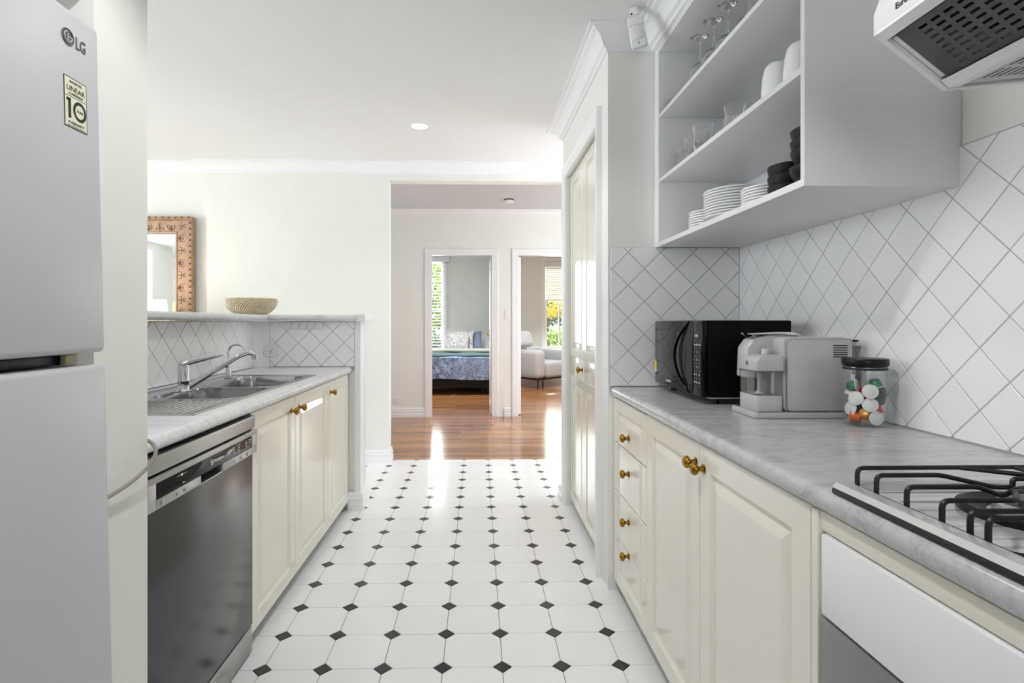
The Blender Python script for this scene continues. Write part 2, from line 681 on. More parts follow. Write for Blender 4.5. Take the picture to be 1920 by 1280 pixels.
def knob_bm(o, axis, r=0.0165):
    k = r / 0.0165
    prof = [(0.0, 0.0), (0.0125 * k, 0.0), (0.0125 * k, 0.002), (0.008 * k, 0.004), (0.0062 * k, 0.010), (0.0068 * k, 0.015), (0.0135 * k, 0.0185), (0.0165 * k, 0.023), (0.0160 * k, 0.028), (0.0125 * k, 0.0325), (0.009 * k, 0.0335), (0.007 * k, 0.0325), (0.0, 0.034)]
    return lathe(B(), prof, 20, o, AX[axis], cap=False)


# ------------------------------------------------------------------ levels of the place
CT = 0.88                    # worktop height
XR = 0.566                   # right worktop nose
WR = 1.13                    # right wall
XL = -0.78                   # left worktop nose


def ceil_z(y):
    return 2.41 + (y - 2.27) * 0.022


# ================================================================== STRUCTURE
# floors -------------------------------------------------------------
PT = 0.2
bm = bx(-1.49, 1.2, -1.6, 4.645, -0.12, -0.0035)
floor = struct('floor', bm, K['fgrout'])
struct('floor', bx(-5.0, -1.49, -1.6, 4.645, -.12, 0), K['carpet'])
bm = bx(-2.6, 3.4, 4.645, 11.0, -0.12, -0.012)
floor_t = struct('floor', bm, K['fgrout'])


def clip_poly(poly, x0, x1, y0, y1):
    def cut(ps, f):
        out = []
        for a, b in zip(ps, ps[1:] + ps[:1]):
            fa, fb = f(a), f(b)
            if fa >= 0:
                out.append(a)
            if (fa > 0) != (fb > 0) and abs(fa - fb) > 1e-12 and fa * fb < 0:
                t = fa / (fa - fb)
                out.append((a[0] + (b[0] - a[0]) * t, a[1] + (b[1] - a[1]) * t))
        return out
    for f in (lambda p: p[0] - x0, lambda p: x1 - p[0], lambda p: p[1] - y0, lambda p: y1 - p[1]):
        poly = cut(poly, f)
        if len(poly) < 3:
            return []
    return poly


def area2(p):
    return abs(sum(a[0] * b[1] - b[0] * a[1] for a, b in zip(p, p[1:] + p[:1]))) / 2


def inset_poly(poly, d):
    n = len(poly)
    s = sum(a[0] * b[1] - b[0] * a[1] for a, b in zip(poly, poly[1:] + poly[:1]))
    if s < 0:
        poly = poly[::-1]
    out = []
    for i in range(n):
        a, b, c = V(poly[i - 1]), V(poly[i]), V(poly[(i + 1) % n])
        e1 = (b - a).normalized()
        e2 = (c - b).normalized()
        n1 = V((-e1.y, e1.x))
        n2 = V((-e2.y, e2.x))
        m = n1 + n2
        k = m.dot(n1)
        if k < 0.15:
            k = 0.15
        out.append(b + m * (d / k))
    return [(p.x, p.y) for p in out]


def piece(poly, t, gap, bev):
    """a tile with eased edges lying in the xy plane, top at z=0"""
    bm = bmesh.new()
    p1 = inset_poly(poly, gap)
    p2 = inset_poly(poly, gap + bev)
    lo = [bm.verts.new((x, y, -t)) for x, y in p1]
    mi = [bm.verts.new((x, y, -bev * 0.8)) for x, y in p1]
    hi = [bm.verts.new((x, y, 0)) for x, y in p2]
    n = len(poly)
    for a, b in ((lo, mi), (mi, hi)):
        for i in range(n):
            bm.faces.new((a[i], a[(i + 1) % n], b[(i + 1) % n], b[i]))
    bm.faces.new(hi)
    return bm


c_ = 0.032
OCT = [(-.1 + c_, -.1), (.1 - c_, -.1), (.1, -.1 + c_), (.1, .1 - c_), (.1 - c_, .1), (-.1 + c_, .1), (-.1, .1 - c_), (-.1, -.1 + c_)]
DOT = [(-c_, 0), (0, -c_), (c_, 0), (0, c_)]
oct_src = dot_src = None
FX0, FX1, FY0, FY1 = -1.36, 0.68, 0.42, 4.642
for r in range(-8, 15):
    for c in range(-3, 10):
        gx, gy = (c - 3.596) * PT, (r + 9.25) * PT
        for which in (0, 1):
            base = OCT if which == 0 else DOT
            px, py = (gx + .1, gy + .1) if which == 0 else (gx, gy)
            if py < FY0 - .1 or (py > 3.62 and px < -1.1) or (py < 3.4 and (px < -1.0 or px > .8)):
                continue
            poly = [(x + px, y + py) for x, y in base]
            cl = clip_poly(poly, FX0, FX1 if py < 3.5 else 1.15, FY0 - .2, FY1)
            if len(cl) < 3 or area2(cl) < 4e-5:
                continue
            nm = 'tile' if which == 0 else 'dot_tile'
            mat = K['ftile'] if which == 0 else K['dot']
            if area2(cl) > area2(poly) * 0.999:
                src = oct_src if which == 0 else dot_src
                if src is None:
                    src = obj(nm, piece(base, 0.0034, 0.0011 if which == 0 else 0.0006, 0.0007), mat, floor, smooth=False)
                    src.location = (px, py, rng.uniform(-.0003, .0003))
                    if which == 0:
                        oct_src = src
                    else:
                        dot_src = src
                else:
                    inst(src, nm, (px, py, rng.uniform(-.0003, .0003)))
            else:
                loc = [(x - px, y - py) for x, y in cl]
                o = obj(nm, piece(loc, 0.0034, 0.0009, 0.0006), mat, floor, smooth=False)
                o.location = (px, py, 0)

# floorboards of the hall and the two rooms behind it
y = 4.647
k = 0
while y < 10.9:
    w = 0.083
    x = -2.55 + rng.uniform(-1.0, 0)
    while x < 3.3:
        L = rng.uniform(1.6, 3.4)
        a, b = max(x, -2.55), min(x + L, 3.35)
        x += L
        if b - a < 0.15:
            continue
        if y > 6.9 and (b < -1.6 or a > 2.6):
            continue
        bm = box(B(), a + .0006, b - .0006, y + .0007, y + w - .0007, -0.012, -rng.uniform(0.0, 0.0008), 0.0008, 1)
        cx, cy = (a + b) / 2, y + w / 2
        bmesh.ops.translate(bm, vec=(-cx, -cy, 0), verts=bm.verts)
        o = obj('plank', bm, K['timber'], floor_t, smooth=False)
        o.location = (cx, cy, 0)
    y += w

# ceilings -------------------------------------------------------------
bm = prism(B(), [(-1.6, ceil_z(-1.6)), (4.66, ceil_z(4.66)), (4.66, 2.75), (-1.6, 2.75)], 'x', -5.1, 1.35)
struct('ceiling', bm, K['ceil'])
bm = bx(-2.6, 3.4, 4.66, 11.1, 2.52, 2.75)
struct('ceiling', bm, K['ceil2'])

# walls -------------------------------------------------------------
bm = bx(WR, WR + .15, -1.6, 3.7, -.1, 2.7)
wall_right = struct('wall_right', bm, K['wall'], smooth=False)
# pantry block: the pier beside the worktop, the head over the pantry and the return behind it
bm = B()
box(bm, .560, WR, 2.37, 2.55, -.01, 2.45)
box(bm, .560, WR, 3.47, 3.63, -.01, 2.45)
box(bm, .560, WR, 2.55, 3.47, 2.075, 2.45)
wall_pantry = struct('wall_pantry', bm, K['wall'], smooth=False)
bm = bx(.757, WR, .2, 2.37, 2.319, 2.45)
struct('wall_bulkhead', bm, K['wall'], smooth=False)
# pier beside the fridge, alcove back
bm = bx(-1.48, -.745, 1.085, 1.258, -.01, 2.44)
struct('wall_fridge_pier', bm, K['wall'], smooth=False)
struct('wall_added_shade', bx(-1.48, -.752, .20, 1.085, 1.80, 2.44), K['wall'], smooth=False)  # bulkhead added out of view to shade the fridge alcove
bm = bx(-1.60, -1.48, -1.6, 1.258, -.01, 2.44)
struct('wall_left', bm, K['wall'], smooth=False)
# half wall under the breakfast bar (L shaped)
bm = B()
box(bm, -1.50, -1.366, 1.258, 3.428, -.01, 1.163)
wall_bar = struct('wall_bar', bm, K['wall'], smooth=False)
wall_bar_end = struct('wall_bar_end', bx(-1.50, -.762, 3.4285, 3.56, -.01, 1.163), K['wall'], smooth=False)
bm = bx(-.762, -.727, 3.415, 3.575, -.01, 1.165, bev=.002)
struct('trim_1', bm, K['trim'])
# far wall of the living room with the opening into the hall
bm = B()
box(bm, -2.211, -.735, 4.54, 4.66, -.01, 2.5)
box(bm, -5.1, -2.211, 4.585, 4.66, -.01, 2.5)
box(bm, -.735, 1.25, 4.54, 4.66, 2.318, 2.53)
box(bm, .78, 1.25, 4.54, 4.66, -.01, 2.318)
struct('wall_far', bm, K['wall'], smooth=False)
bm = B()
for (a, b, c, d) in ((-1.6, .5, -.01, 2.6), (3.4, 4.66, -.01, 2.6), (.5, 3.4, -.01, .25), (.5, 3.4, 2.25, 2.6)):
    box(bm, -5.1, -5.0, a, b, c, d)
struct('wall_living', bm, K['wall'], smooth=False)
bm = B()
for (a, b, c, d) in ((-5.1, -.7, -.01, 2.6), (.3, 1.25, -.01, 2.6), (-.7, .3, -.01, 1.15), (-.7, .3, 2.05, 2.6)):  # wall left open for the added rear fill
    box(bm, a, b, -1.7, -1.6, c, d)
struct('wall_rear', bm, K['wall'], smooth=False)
# hall
HX = [(-2.6, -.585), (.178, .478), (1.262, 3.4)]
bm = B()
for a, b in HX:
    box(bm, a, b, 6.74, 6.84, -.01, 2.55)
box(bm, -.585, .178, 6.74, 6.84, 1.985, 2.55)
box(bm, .478, 1.262, 6.74, 6.84, 1.985, 2.55)
struct('wall_hall', bm, K['wall'], smooth=False)
bm = B()
box(bm, -2.7, -2.6, 4.66, 5.45, -.01, 2.55)
box(bm, -2.7, -2.6, 5.95, 11.1, -.01, 2.55)
box(bm, -2.7, -2.6, 5.45, 5.95, -.01, .55)  # opening added to let the hall fill in
box(bm, -2.7, -2.6, 5.45, 5.95, 2.05, 2.55)
box(bm, 3.4, 3.5, 4.66, 11.1, -.01, 2.55)
box(bm, .33, .42, 6.84, 11.0, -.01, 2.55)
struct('wall_rooms', bm, K['wall'], smooth=False)
# outer wall of the two rooms with its windows
WA = (-1.55, -.70, .45, 2.36)
WB = (1.325, 2.25, .62, 2.36)
bm = B()
box(bm, -2.7, WA[0], 10.95, 11.1, -.01, 2.55)
box(bm, WA[1], WB[0], 10.95, 11.1, -.01, 2.55)
box(bm, WB[1], 3.5, 10.95, 11.1, -.01, 2.55)
for w_ in (WA, WB):
    box(bm, w_[0], w_[1], 10.95, 11.1, -.01, w_[2])
    box(bm, w_[0], w_[1], 10.95, 11.1, w_[3], 2.55)
struct('wall_window', bm, K['wall'], smooth=False)

# tiles on the walls -------------------------------------------------------------
DG = 0.1405


def wall_tiles(parent, o, u, v, n, u0, u1, v0, v1, pu, pv, mat=None):
    """square tiles set on the diagonal; (pu, pv) is a point where four tiles meet"""
    h = DG / 2
    src = {}
    i0, i1 = int((u0 - pu) / h) - 3, int((u1 - pu) / h) + 3
    j0, j1 = int((v0 - pv) / h) - 3, int((v1 - pv) / h) + 3
    u, v, n = V(u), V(v), V(n)
    rm = Matrix(((u.x, v.x, n.x), (u.y, v.y, n.y), (u.z, v.z, n.z)))
    rot = rm.to_euler()
    for i in range(i0, i1):
        for j in range(j0, j1):
            if (i + j) % 2 == 0:
                continue
            cu, cv = pu + i * h, pv + j * h
            poly = [(cu - h, cv), (cu, cv - h), (cu + h, cv), (cu, cv + h)]
            cl = clip_poly(poly, u0, u1, v0, v1)
            if len(cl) < 3 or area2(cl) < 1.2e-4:
                continue
            lc = [(x - cu, y - cv) for x, y in cl]
            p = V(o) + u * cu + v * cv + n * rng.uniform(-.0003, .0003)
            full = area2(cl) > area2(poly) * .999
            if full and 'f' in src:
                t = inst(src['f'], 'tile', p)
            else:
                t = obj('tile', piece(lc, 0.005, 0.0011, 0.0013), mat or K['tile'], parent, smooth=False)
                if full:
                    src['f'] = t
            t.location = p
            t.rotation_euler = (rot.x + rng.uniform(-.003, .003), rot.y + rng.uniform(-.003, .003), rot.z)


# grout beds, then tiles
bm = bx(WR - .0045, WR, .30, 2.37, CT - .02, 1.5695)
struct('grout', bm, K['grout'], wall_right, smooth=False)
wall_tiles(wall_right, (WR - .006, 0, 0), (0, -1, 0), (0, 0, 1), (-1, 0, 0), -2.35, -.45, CT + .002, 1.568, -1.703, 1.31)
bm = bx(.566, WR - .006, 2.3515, 2.37, CT - .02, 1.478)
struct('tile_board', bm, K['grout'], wall_pantry, smooth=False)
wall_tiles(wall_pantry, (0, 2.347, 0), (1, 0, 0), (0, 0, 1), (0, -1, 0), .566, WR - .006, CT + .002, 1.478, .642, .894)
bm = B()
box(bm, -1.366, -1.3605, 1.258, 3.428, CT - .02, 1.163)
struct('grout', bm, K['grout'], wall_bar, smooth=False)
struct('grout', bx(-1.36, -.762, 3.4225, 3.428, CT - .02, 1.163), K['grout'], wall_bar_end, smooth=False)
wall_tiles(wall_bar, (-1.356, 0, 0), (0, 1, 0), (0, 0, 1), (1, 0, 0), 1.262, 3.345, CT + .002, 1.161, 2.395, .956)
wall_tiles(wall_bar_end, (0, 3.418, 0), (1, 0, 0), (0, 0, 1), (0, -1, 0), -1.285, -.764, CT + .002, 1.161, -1.109, 1.029)
# cove in the corner
bm = B()
pts = [(-1.3605, 3.345), (-1.3555, 3.345)] + [(-1.285 - .0705 * math.cos(t), 3.346 + .0715 * math.sin(t)) for t in [PI / 2 * q / 6 for q in range(1, 6)]] + [(-1.285, 3.4175), (-1.285, 3.4225), (-1.3605, 3.4225)]
prism(bm, pts, 'z', CT, 1.162)
struct('tile_cove', bm, K['tile'], wall_bar)

# mouldings -------------------------------------------------------------
CORN = [(0, -.088), (.010, -.088), (.013, -.076), (.026, -.070), (.030, -.058), (.040, -.040), (.056, -.024), (.074, -.016), (.078, -.010), (.094, -.008), (.094, 0.004), (0, 0.004)]


def cz(x, y):
    return (x, y, ceil_z(y))


bm = sweep(B(), [cz(.757, .2), cz(.757, 2.37), cz(.560, 2.37), cz(.560, 3.63), cz(1.2, 3.63)], CORN)
struct('trim_2', bm, K['trim'], angle=12)
bm = sweep(B(), [cz(1.2, 4.54), cz(-2.211, 4.54), cz(-2.211, 4.585), cz(-5.0, 4.585)], CORN)
struct('trim_3', bm, K['trim'], angle=12)
bm = sweep(B(), [(3.4, 6.74, 2.52), (-2.6, 6.74, 2.52)], [(a * .95, b * .75) for a, b in CORN])
struct('trim_4', bm, K['trim'], angle=12)
SK = [(0, 0), (.020, 0), (.020, .038), (.017, .042), (.017, .066), (.020, .070), (.014, .082), (.014, .096), (.006, .106), (0, .112)]
bm = sweep(B(), [(-.735, 4.66, 0), (-.735, 4.54, 0), (-2.211, 4.54, 0), (-2.211, 4.585, 0), (-5.0, 4.585, 0)], SK)
struct('baseboard_far', bm, K['trim'], angle=12)
bm = sweep(B(), [(-1.5, 3.575, 0), (-.727, 3.575, 0), (-.727, 3.415, 0), (-.80, 3.415, 0)], SK)
struct('baseboard_bar', bm, K['trim'], angle=12)

bm = B()
for a, b in ((-.652, -2.6), (.398, .316), (3.4, 1.34)):
    sweep(bm, [(a, 6.74, 0), (b, 6.74, 0)], SK)
struct('baseboard_hall', bm, K['trim'], angle=12)
bm = sweep(B(), [(.560, 3.535, 0), (.560, 3.63, 0), (1.1, 3.63, 0)], [(a * 1.5, b * .9) for a, b in SK])
struct('baseboard_pantry', bm, K['trim'], angle=12)
bm = sweep(B(), [(3.4, 10.95, 0), (.42, 10.95, 0)], SK)
struct('baseboard_room', bm, K['trim'], angle=12)

# architraves: (side, out) profile
ARCH = [(0, 0), (0, .012), (.012, .014), (.026, .014), (.028, .018), (.050, .018), (.053, .022), (.076, .022), (.080, .016), (.080, 0)]


def architrave(x0, x1, zt, yy):
    bm = sweep(B(), [(x0, yy, 0.0), (x0, yy, zt), (x1, yy, zt), (x1, yy, 0.0)], ARCH, up=(0, -1, 0))
    return bm


struct('trim_5', architrave(-.572, .165, 1.972, 6.74), K['trim'], angle=12)
struct('trim_6', architrave(.490, 1.25, 1.972, 6.74), K['trim'], angle=12)
bm = B()
for a, b in ((-.585, -.572), (.165, .178), (.478, .490), (1.25, 1.262)):
    box(bm, a, b, 6.741, 6.84, 0, 1.985)
for a, b in ((-.572, .165), (.490, 1.25)):
    box(bm, a, b, 6.741, 6.84, 1.972, 1.985)
struct('trim_7', bm, K['trim'])


def lever(name, parent, o, s, into):
    """brass lever handle on a long plate; s = x direction it stands off, into = y direction it points"""
    bm = B()
    box(bm, o[0] if s > 0 else o[0] - .004, o[0] + .004 if s > 0 else o[0], o[1] - .018, o[1] + .018, o[2] - .075, o[2] + .06, .0015)
    lathe(bm, [(.011, 0), (.011, .006), (.008, .010), (.008, .04), (0, .042)], 14, o, AX['x' if s > 0 else '-x'])
    tube(bm, smooth_path([(o[0] + s * .036, o[1], o[2]), (o[0] + s * .040, o[1] + into * .05, o[2] + .002), (o[0] + s * .036, o[1] + into * .11, o[2] - .004)], .02), lambda t: .0075 - .002 * t, 10)
    return obj(name, bm, K['brass'], parent)


def leaf(name, x, s, hy, w=.735):
    t = raised(w - .004, 1.955, .034, .10, groove=.008)
    place(t, (x, hy if s < 0 else hy + w - .004, .008), (0, 1, 0) if s < 0 else (0, -1, 0), (0, 0, 1), (s, 0, 0))
    return t


# door_1 stands open into the first room, hinged on its right; door_2 is folded back behind the jamb
d1 = struct('door_1', leaf('door_1', .150, -1, 6.842), K['trim'])
lever('door_handle', d1, (.150, 7.50, .985), -1, -1)
d2 = struct('door_2', leaf('door_2', .530, 1, 6.842), K['trim'])
lever('door_handle', d2, (.530, 7.50, .985), 1, -1)

# windows -------------------------------------------------------------
def window(name, w_, vx, hz, blind_frame=.07):
    x0, x1, z0, z1 = w_
    r = bpy.data.objects.new(name, None)
    COL.objects.link(r)
    r.location = (x0, 11.0, z0)
    r['kind'] = 'structure'
    OFF[r.name] = V((x0, 11.0, z0))
    bm = B()
    t = .045
    box(bm, x0, x1, 10.99, 11.05, z0, z0 + t)
    box(bm, x0, x1, 10.99, 11.05, z1 - t, z1)
    box(bm, x0, x0 + t, 10.99, 11.05, z0 + t, z1 - t)
    box(bm, x1 - t, x1, 10.99, 11.05, z0 + t, z1 - t)
    obj('window_frame', bm, K['trim'], r)
    bm = B()
    for x in vx:
        box(bm, x - .011, x + .011, 11.0, 11.035, z0 + t, z1 - t)
    for z in hz:
        box(bm, x0 + t, x1 - t, 11.002, 11.033, z - .011, z + .011)
    if vx or hz:
        obj('glazing_bar', bm, K['trim'], r)
    xs = [x0 + t] + list(vx) + [x1 - t]
    zs = [z0 + t] + sorted(hz) + [z1 - t]
    for xa, xb in zip(xs, xs[1:]):
        for za, zb in zip(zs, zs[1:]):
            obj('pane', bx(xa, xb, 11.016, 11.020, za, zb), K['pane'], r, smooth=False)
    bm = sweep(B(), [(x0, 10.95, z0), (x0, 10.95, z1), (x1, 10.95, z1), (x1, 10.95, z0)], [(a * 1.0, b) for a, b in ARCH], up=(0, -1, 0))
    obj('architrave', bm, K['trim'], r)
    obj('sill', bx(x0 - .09, x1 + .09, 10.88, 10.99, z0 - .035, z0, bev=.006), K['trim'], r)
    return r


window('window_1', WA, [-1.125], [1.40])
window('window_2', WB, [1.62, 1.93], [.94, 1.26, 1.62, 1.98])

# ================================================================== FITTED KITCHEN, LEFT RUN
def lpart(name, x0, x1, y0, y1, z0, z1, mat, parent, bev=.0015, **k):
    return obj(name, bx(x0, x1, y0, y1, z0, z1, bev=bev), mat, parent, **k)


DL = -.80   # left door faces
DR = .580   # right door faces


def left_door(parent, y0, y1, z0=.052, z1=.836, t=.019, knob=None):
    d = obj('door', place(raised(y1 - y0, z1 - z0, t), (DL, y0, z0), (0, 1, 0), (0, 0, 1), (1, 0, 0)), K['cream'], parent, angle=6)
    if knob:
        obj('knob', knob_bm((DL, knob[0], knob[1]), 'x'), K['brass'], d)
    return d


def right_door(parent, y0, y1, z0=.062, z1=.838, t=.019, knob=None, x=DR, **k):
    d = obj(k.pop('name', 'door'), place(raised(y1 - y0, z1 - z0, t, **k), (x, y1, z0), (0, -1, 0), (0, 0, 1), (-1, 0, 0)), K['cream'], parent, angle=6)
    if knob:
        obj('knob', knob_bm((x, knob[0], knob[1]), '-x'), K['brass'], d)
    return d


# sink cabinet (two doors) and the single-door cabinet beyond it
t = thing('base_cabinet', 'cream base cabinet with paired brass knobs under the steel sink', 'cabinet', (-1.08, 2.44, 0))
lpart('side_panel', -1.355, DL - .021, 1.958, 1.974, .10, .838, K['carcass'], t)
lpart('side_panel', -1.355, DL - .021, 2.934, 2.950, .10, .838, K['carcass'], t)
lpart('bottom_panel', -1.355, DL - .021, 1.976, 2.932, .10, .116, K['carcass'], t)
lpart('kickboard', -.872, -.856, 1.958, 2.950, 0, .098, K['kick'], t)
left_door(t, 1.960, 2.424, knob=(2.372, .777))
left_door(t, 2.428, 2.948, knob=(2.478, .777))
t = thing('base_cabinet', 'narrow single-door cream cabinet at the far end of the sink worktop', 'cabinet', (-1.08, 3.18, 0))
lpart('side_panel', -1.355, DL - .021, 2.953, 2.969, .10, .838, K['carcass'], t)
lpart('side_panel', -1.355, DL - .021, 3.390, 3.406, .10, .838, K['carcass'], t)
lpart('bottom_panel', -1.355, DL - .021, 2.971, 3.388, .10, .116, K['carcass'], t)
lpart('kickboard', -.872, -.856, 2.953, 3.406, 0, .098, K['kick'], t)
left_door(t, 2.953, 3.404, knob=(3.000, .777))

# left worktop, cut out for the sink
def nose(xn, xb, s, z0=.842, z1=CT):
    """rounded front strip of a worktop, s = direction the nose faces"""
    r = (z1 - z0) / 2
    pts = [(xb, z0), (xb, z1)]
    for i in range(9):
        a = PI / 2 - PI * i / 8
        pts.append((xn - s * r * .8 + s * r * .8 * math.cos(a), (z0 + z1) / 2 + r * math.sin(a)))
    return pts


SKX0, SKX1, SKY0, SKY1 = -1.305, -.842, 1.650, 2.895
bm = prism(B(), nose(XL, -.855, 1), 'y', 1.262, 3.4175)
box(bm, -1.355, -.855, 1.262, SKY0 + .02, .842, CT)
box(bm, -1.355, -.855, SKY1 - .02, 3.4175, .842, CT)
box(bm, -1.355, SKX0 + .02, SKY0 + .02, SKY1 - .02, .842, CT)
obj('worktop', bm, K['top_l'], label='pale marble-look worktop with rounded edge around the steel sink', cat='worktop')

# breakfast bar top (L shaped, mitred) with its white end cap
t = thing('bar_top', 'raised marble-look breakfast bar shelf over the tiled half wall', 'bar top', (-1.4, 2.5, 1.163))
BP = [(-.0, .0), (-.0, .0)]
r_ = .0185
prof = [(0, .002), (.30, .002), (.30, .0385), (0, .0385)] + [(-.015 * math.sin(PI * i / 8), .02025 + .01825 * math.cos(PI * i / 8)) for i in range(1, 8)]
# path follows the kitchen side; the slab reaches outward from it
bm = sweep(B(), [(-1.285, 1.26, 1.163), (-1.285, 3.372, 1.163), (-.742, 3.372, 1.163)], prof)
obj('bar_slab', bm, K['top_l'], t)
lpart('end_cap', -.742, -.690, 3.366, 3.672, 1.160, 1.2035, K['trim'], t, bev=.003, label='white squared end cap')

# sink: one pressed sheet, two bowls and a ribbed drainer
def sink_z(x, y):
    u = (x - SKX0)
    wv = (y - SKY0)
    W, L = SKX1 - SKX0, SKY1 - SKY0
    e = min(u, W - u, wv, L - wv)
    z = CT + .0045 * min(1, e / .006)
    if e > .012:
        k = min(1, (e - .012) / .012)
        z -= .0045 * k * k * (3 - 2 * k)

    def rr(cx, cy, hx, hy, r):
        qx, qy = abs(x - cx) - hx + r, abs(y - cy) - hy + r
        return math.hypot(max(qx, 0), max(qy, 0)) + min(max(qx, qy), 0) - r
    for cx, cy, hx, hy, dp in ((-1.035, 2.175, .165, .165, .15), (-1.035, 2.60, .165, .225, .16)):
        d = rr(cx, cy, hx, hy, .075)
        if d < .010:
            if d > 0:
                z += .0025 * (1 - d / .01)
            else:
                k = min(1, -d / .022)
                z = z + .0025 - dp * (k * k * (3 - 2 * k)) + .004 * (1 - min(1, math.hypot(x - cx, y - cy) / .2)) * -1
    if SKY0 + .035 < y < 1.99 and -1.27 < x < -.875:
        fx = min((x + 1.27) / .02, (-.875 - x) / .02, (y - SKY0 - .035) / .03, (1.99 - y) / .03, 1)
        z += fx * (-.004 + .0032 * (0.5 + .5 * math.sin(2 * PI * (x + 1.27) / .0245)) ** 2)
    return z


nx, ny = 150, 240
bm = B()
grid = []
for j in range(ny + 1):
    row = []
    yy = SKY0 + (SKY1 - SKY0) * j / ny
    for i in range(nx + 1):
        xx = SKX0 + (SKX1 - SKX0) * i / nx
        row.append(bm.verts.new((xx, yy, sink_z(xx, yy))))
    grid.append(row)
for j in range(ny):
    for i in range(nx):
        bm.faces.new((grid[j][i], grid[j][i + 1], grid[j + 1][i + 1], grid[j + 1][i]))
sink = thing('sink', 'stainless steel double-bowl sink with ribbed drainer set in the left worktop', 'sink', (-1.07, 2.27, CT))
obj('basin', bm, K['steel'], sink, angle=60)
for yc, dp in ((2.175, .15), (2.60, .16)):
    bm = lathe(B(), [(0, .002), (.022, .002), (.026, .004), (.040, .004), (.042, 0)], 24, (-1.035, yc, CT - dp - .0015))
    obj('drain', bm, K['chrome'], sink)

# mixer tap
tp = thing('mixer_tap', 'chrome single-lever mixer tap with long angled spout behind the sink', 'tap', (-1.165, 2.205, CT + .001))
bm = lathe(B(), [(.030, 0), (.030, .004), (.024, .008), (.0215, .012), (.0215, .040), (.0225, .042), (.0225, .046), (.0215, .048), (.0215, .098), (.020, .106), (.012, .112), (0, .113)], 28, (-1.165, 2.205, CT + .001), cap=False)
obj('body', bm, K['chrome'], tp)
bm = tube(B(), smooth_path([(-1.155, 2.222, .900), (-1.030, 2.385, 1.013), (-.998, 2.428, 1.026), (-.985, 2.445, 1.012)], .03), lambda q: .0125 - .003 * q, 14)
sp = obj('spout', bm, K['chrome'], tp)
bm = lathe(B(), [(.0125, 0), (.0125, .022), (.010, .024), (0, .024)], 16, (-.984, 2.446, .993), cap=False)
obj('aerator', bm, K['chrome'], sp)
bm = tube(B(), [(-1.170, 2.195, .985), (-1.155, 2.215, .998), (-1.125, 2.255, 1.006), (-1.085, 2.300, 1.016), (-1.065, 2.322, 1.020)], lambda q: .0145 * (1 - q) + .0042, 12)
obj('lever', bm, K['chrome'], tp)
# filtered-water tap
tp = thing('filter_tap', 'slim chrome gooseneck filter tap with small black lever by the far bowl', 'tap', (-1.232, 2.745, CT + .001))
bm = lathe(B(), [(.020, 0), (.020, .004), (.013, .007), (.0125, .045), (.010, .050), (0, .052)], 20, (-1.232, 2.745, CT + .001), cap=False)
obj('body', bm, K['chrome'], tp)
arc = [(-1.232, 2.745, .925), (-1.232, 2.745, 1.010)] + [(-1.232 + .036 * (1 - math.cos(a)), 2.745 + .01 * (1 - math.cos(a)), 1.010 + .036 * math.sin(a)) for a in [PI * q / 10 for q in range(1, 10)]] + [(-1.161, 2.765, 1.000)]
obj('gooseneck', tube(B(), arc, .0052, 10), K['chrome'], tp)
obj('lever', tube(B(), [(-1.232, 2.745, .936), (-1.248, 2.722, .939), (-1.262, 2.700, .940)], .004, 8), K['black'], tp)

# dishwasher -------------------------------------------------------------
dw = thing('dishwasher', 'stainless dishwasher with black control strip under the left worktop', 'dishwasher', (-1.08, 1.61, 0))
DX = -.785
Y0, Y1 = 1.285, 1.948
lpart('cabinet', -1.34, DX - .032, Y0, Y1, .04, .838, K['black'], dw)
lpart('door', DX - .030, DX - .004, Y0 + .002, Y1 - .002, .105, .702, K['dwsteel'], dw, bev=.003)
# control panel: frame around the black strip, handle recess below it
bm = B()
box(bm, DX - .030, DX + .004, Y0 + .002, Y1 - .001, .789, .832, .003)
box(bm, DX - .030, DX + .010, Y0 + .002, Y1 - .001, .768, .784, .002)
box(bm, DX - .030, DX + .010, Y0 + .002, 1.345, .704, .770, .002)
box(bm, DX - .030, DX + .010, 1.345, 1.560, .704, .7285, .002)
box(bm, DX - .030, DX + .010, 1.690, Y1 - .001, .704, .7285, .002)
box(bm, DX - .030, DX + .010, 1.560, 1.690, .702, .707, .002)
box(bm, DX - .030, DX + .010, 1.905, Y1 - .001, .7285, .770, .002)
cp = obj('control_panel', bm, K['dwtrim'], dw)
lpart('display_strip', DX - .028, DX + .0095, 1.346, 1.906, .729, .770, K['blackgloss'], cp, bev=.001)
# scooped handle
bm = B()
prof = [(DX + .006, .707), (DX - .006, .7075), (DX - .018, .714), (DX - .024, .724), (DX - .024, .731), (DX - .029, .731), (DX - .029, .703), (DX + .006, .703)]
prism(bm, prof, 'y', 1.561, 1.689)
obj('handle_recess', bm, K['dwtrim'], cp)
for yy, zz, rr in ((1.372, .7165, .0085), (1.775, .716, .0075), (1.825, .716, .0075), (1.872, .716, .0075)):
    obj('button', lathe(B(), [(rr, 0), (rr, .003), (rr * .85, .0045), (0, .0045)], 18, (DX + .0085, yy, zz), AX['x'], cap=False), K['dwtrim'], cp)
for yy in (1.443, 1.478):
    obj('button', bx(DX + .009, DX + .0125, yy - .010, yy + .010, .7125, .7195, bev=.001), K['dwtrim'], cp)
text('lettering', cp, 'Westinghouse', (DX + .0101, 1.634, .7455), (0, 1, 0), (0, 0, 1), .0145, K['ivory'], wx=.78)
bm = tube(B(), [(DX + .0102, 1.622 + .0075 * math.cos(a), .7495 + .0075 * math.sin(a)) for a in [2 * PI * q / 20 for q in range(20)]], .0009, 5, closed=True)
obj('emblem', bm, K['ivory'], cp)
text('lettering', cp, 'W', (DX + .0101, 1.6175, .7462), (0, 1, 0), (0, 0, 1), .009, K['ivory'])
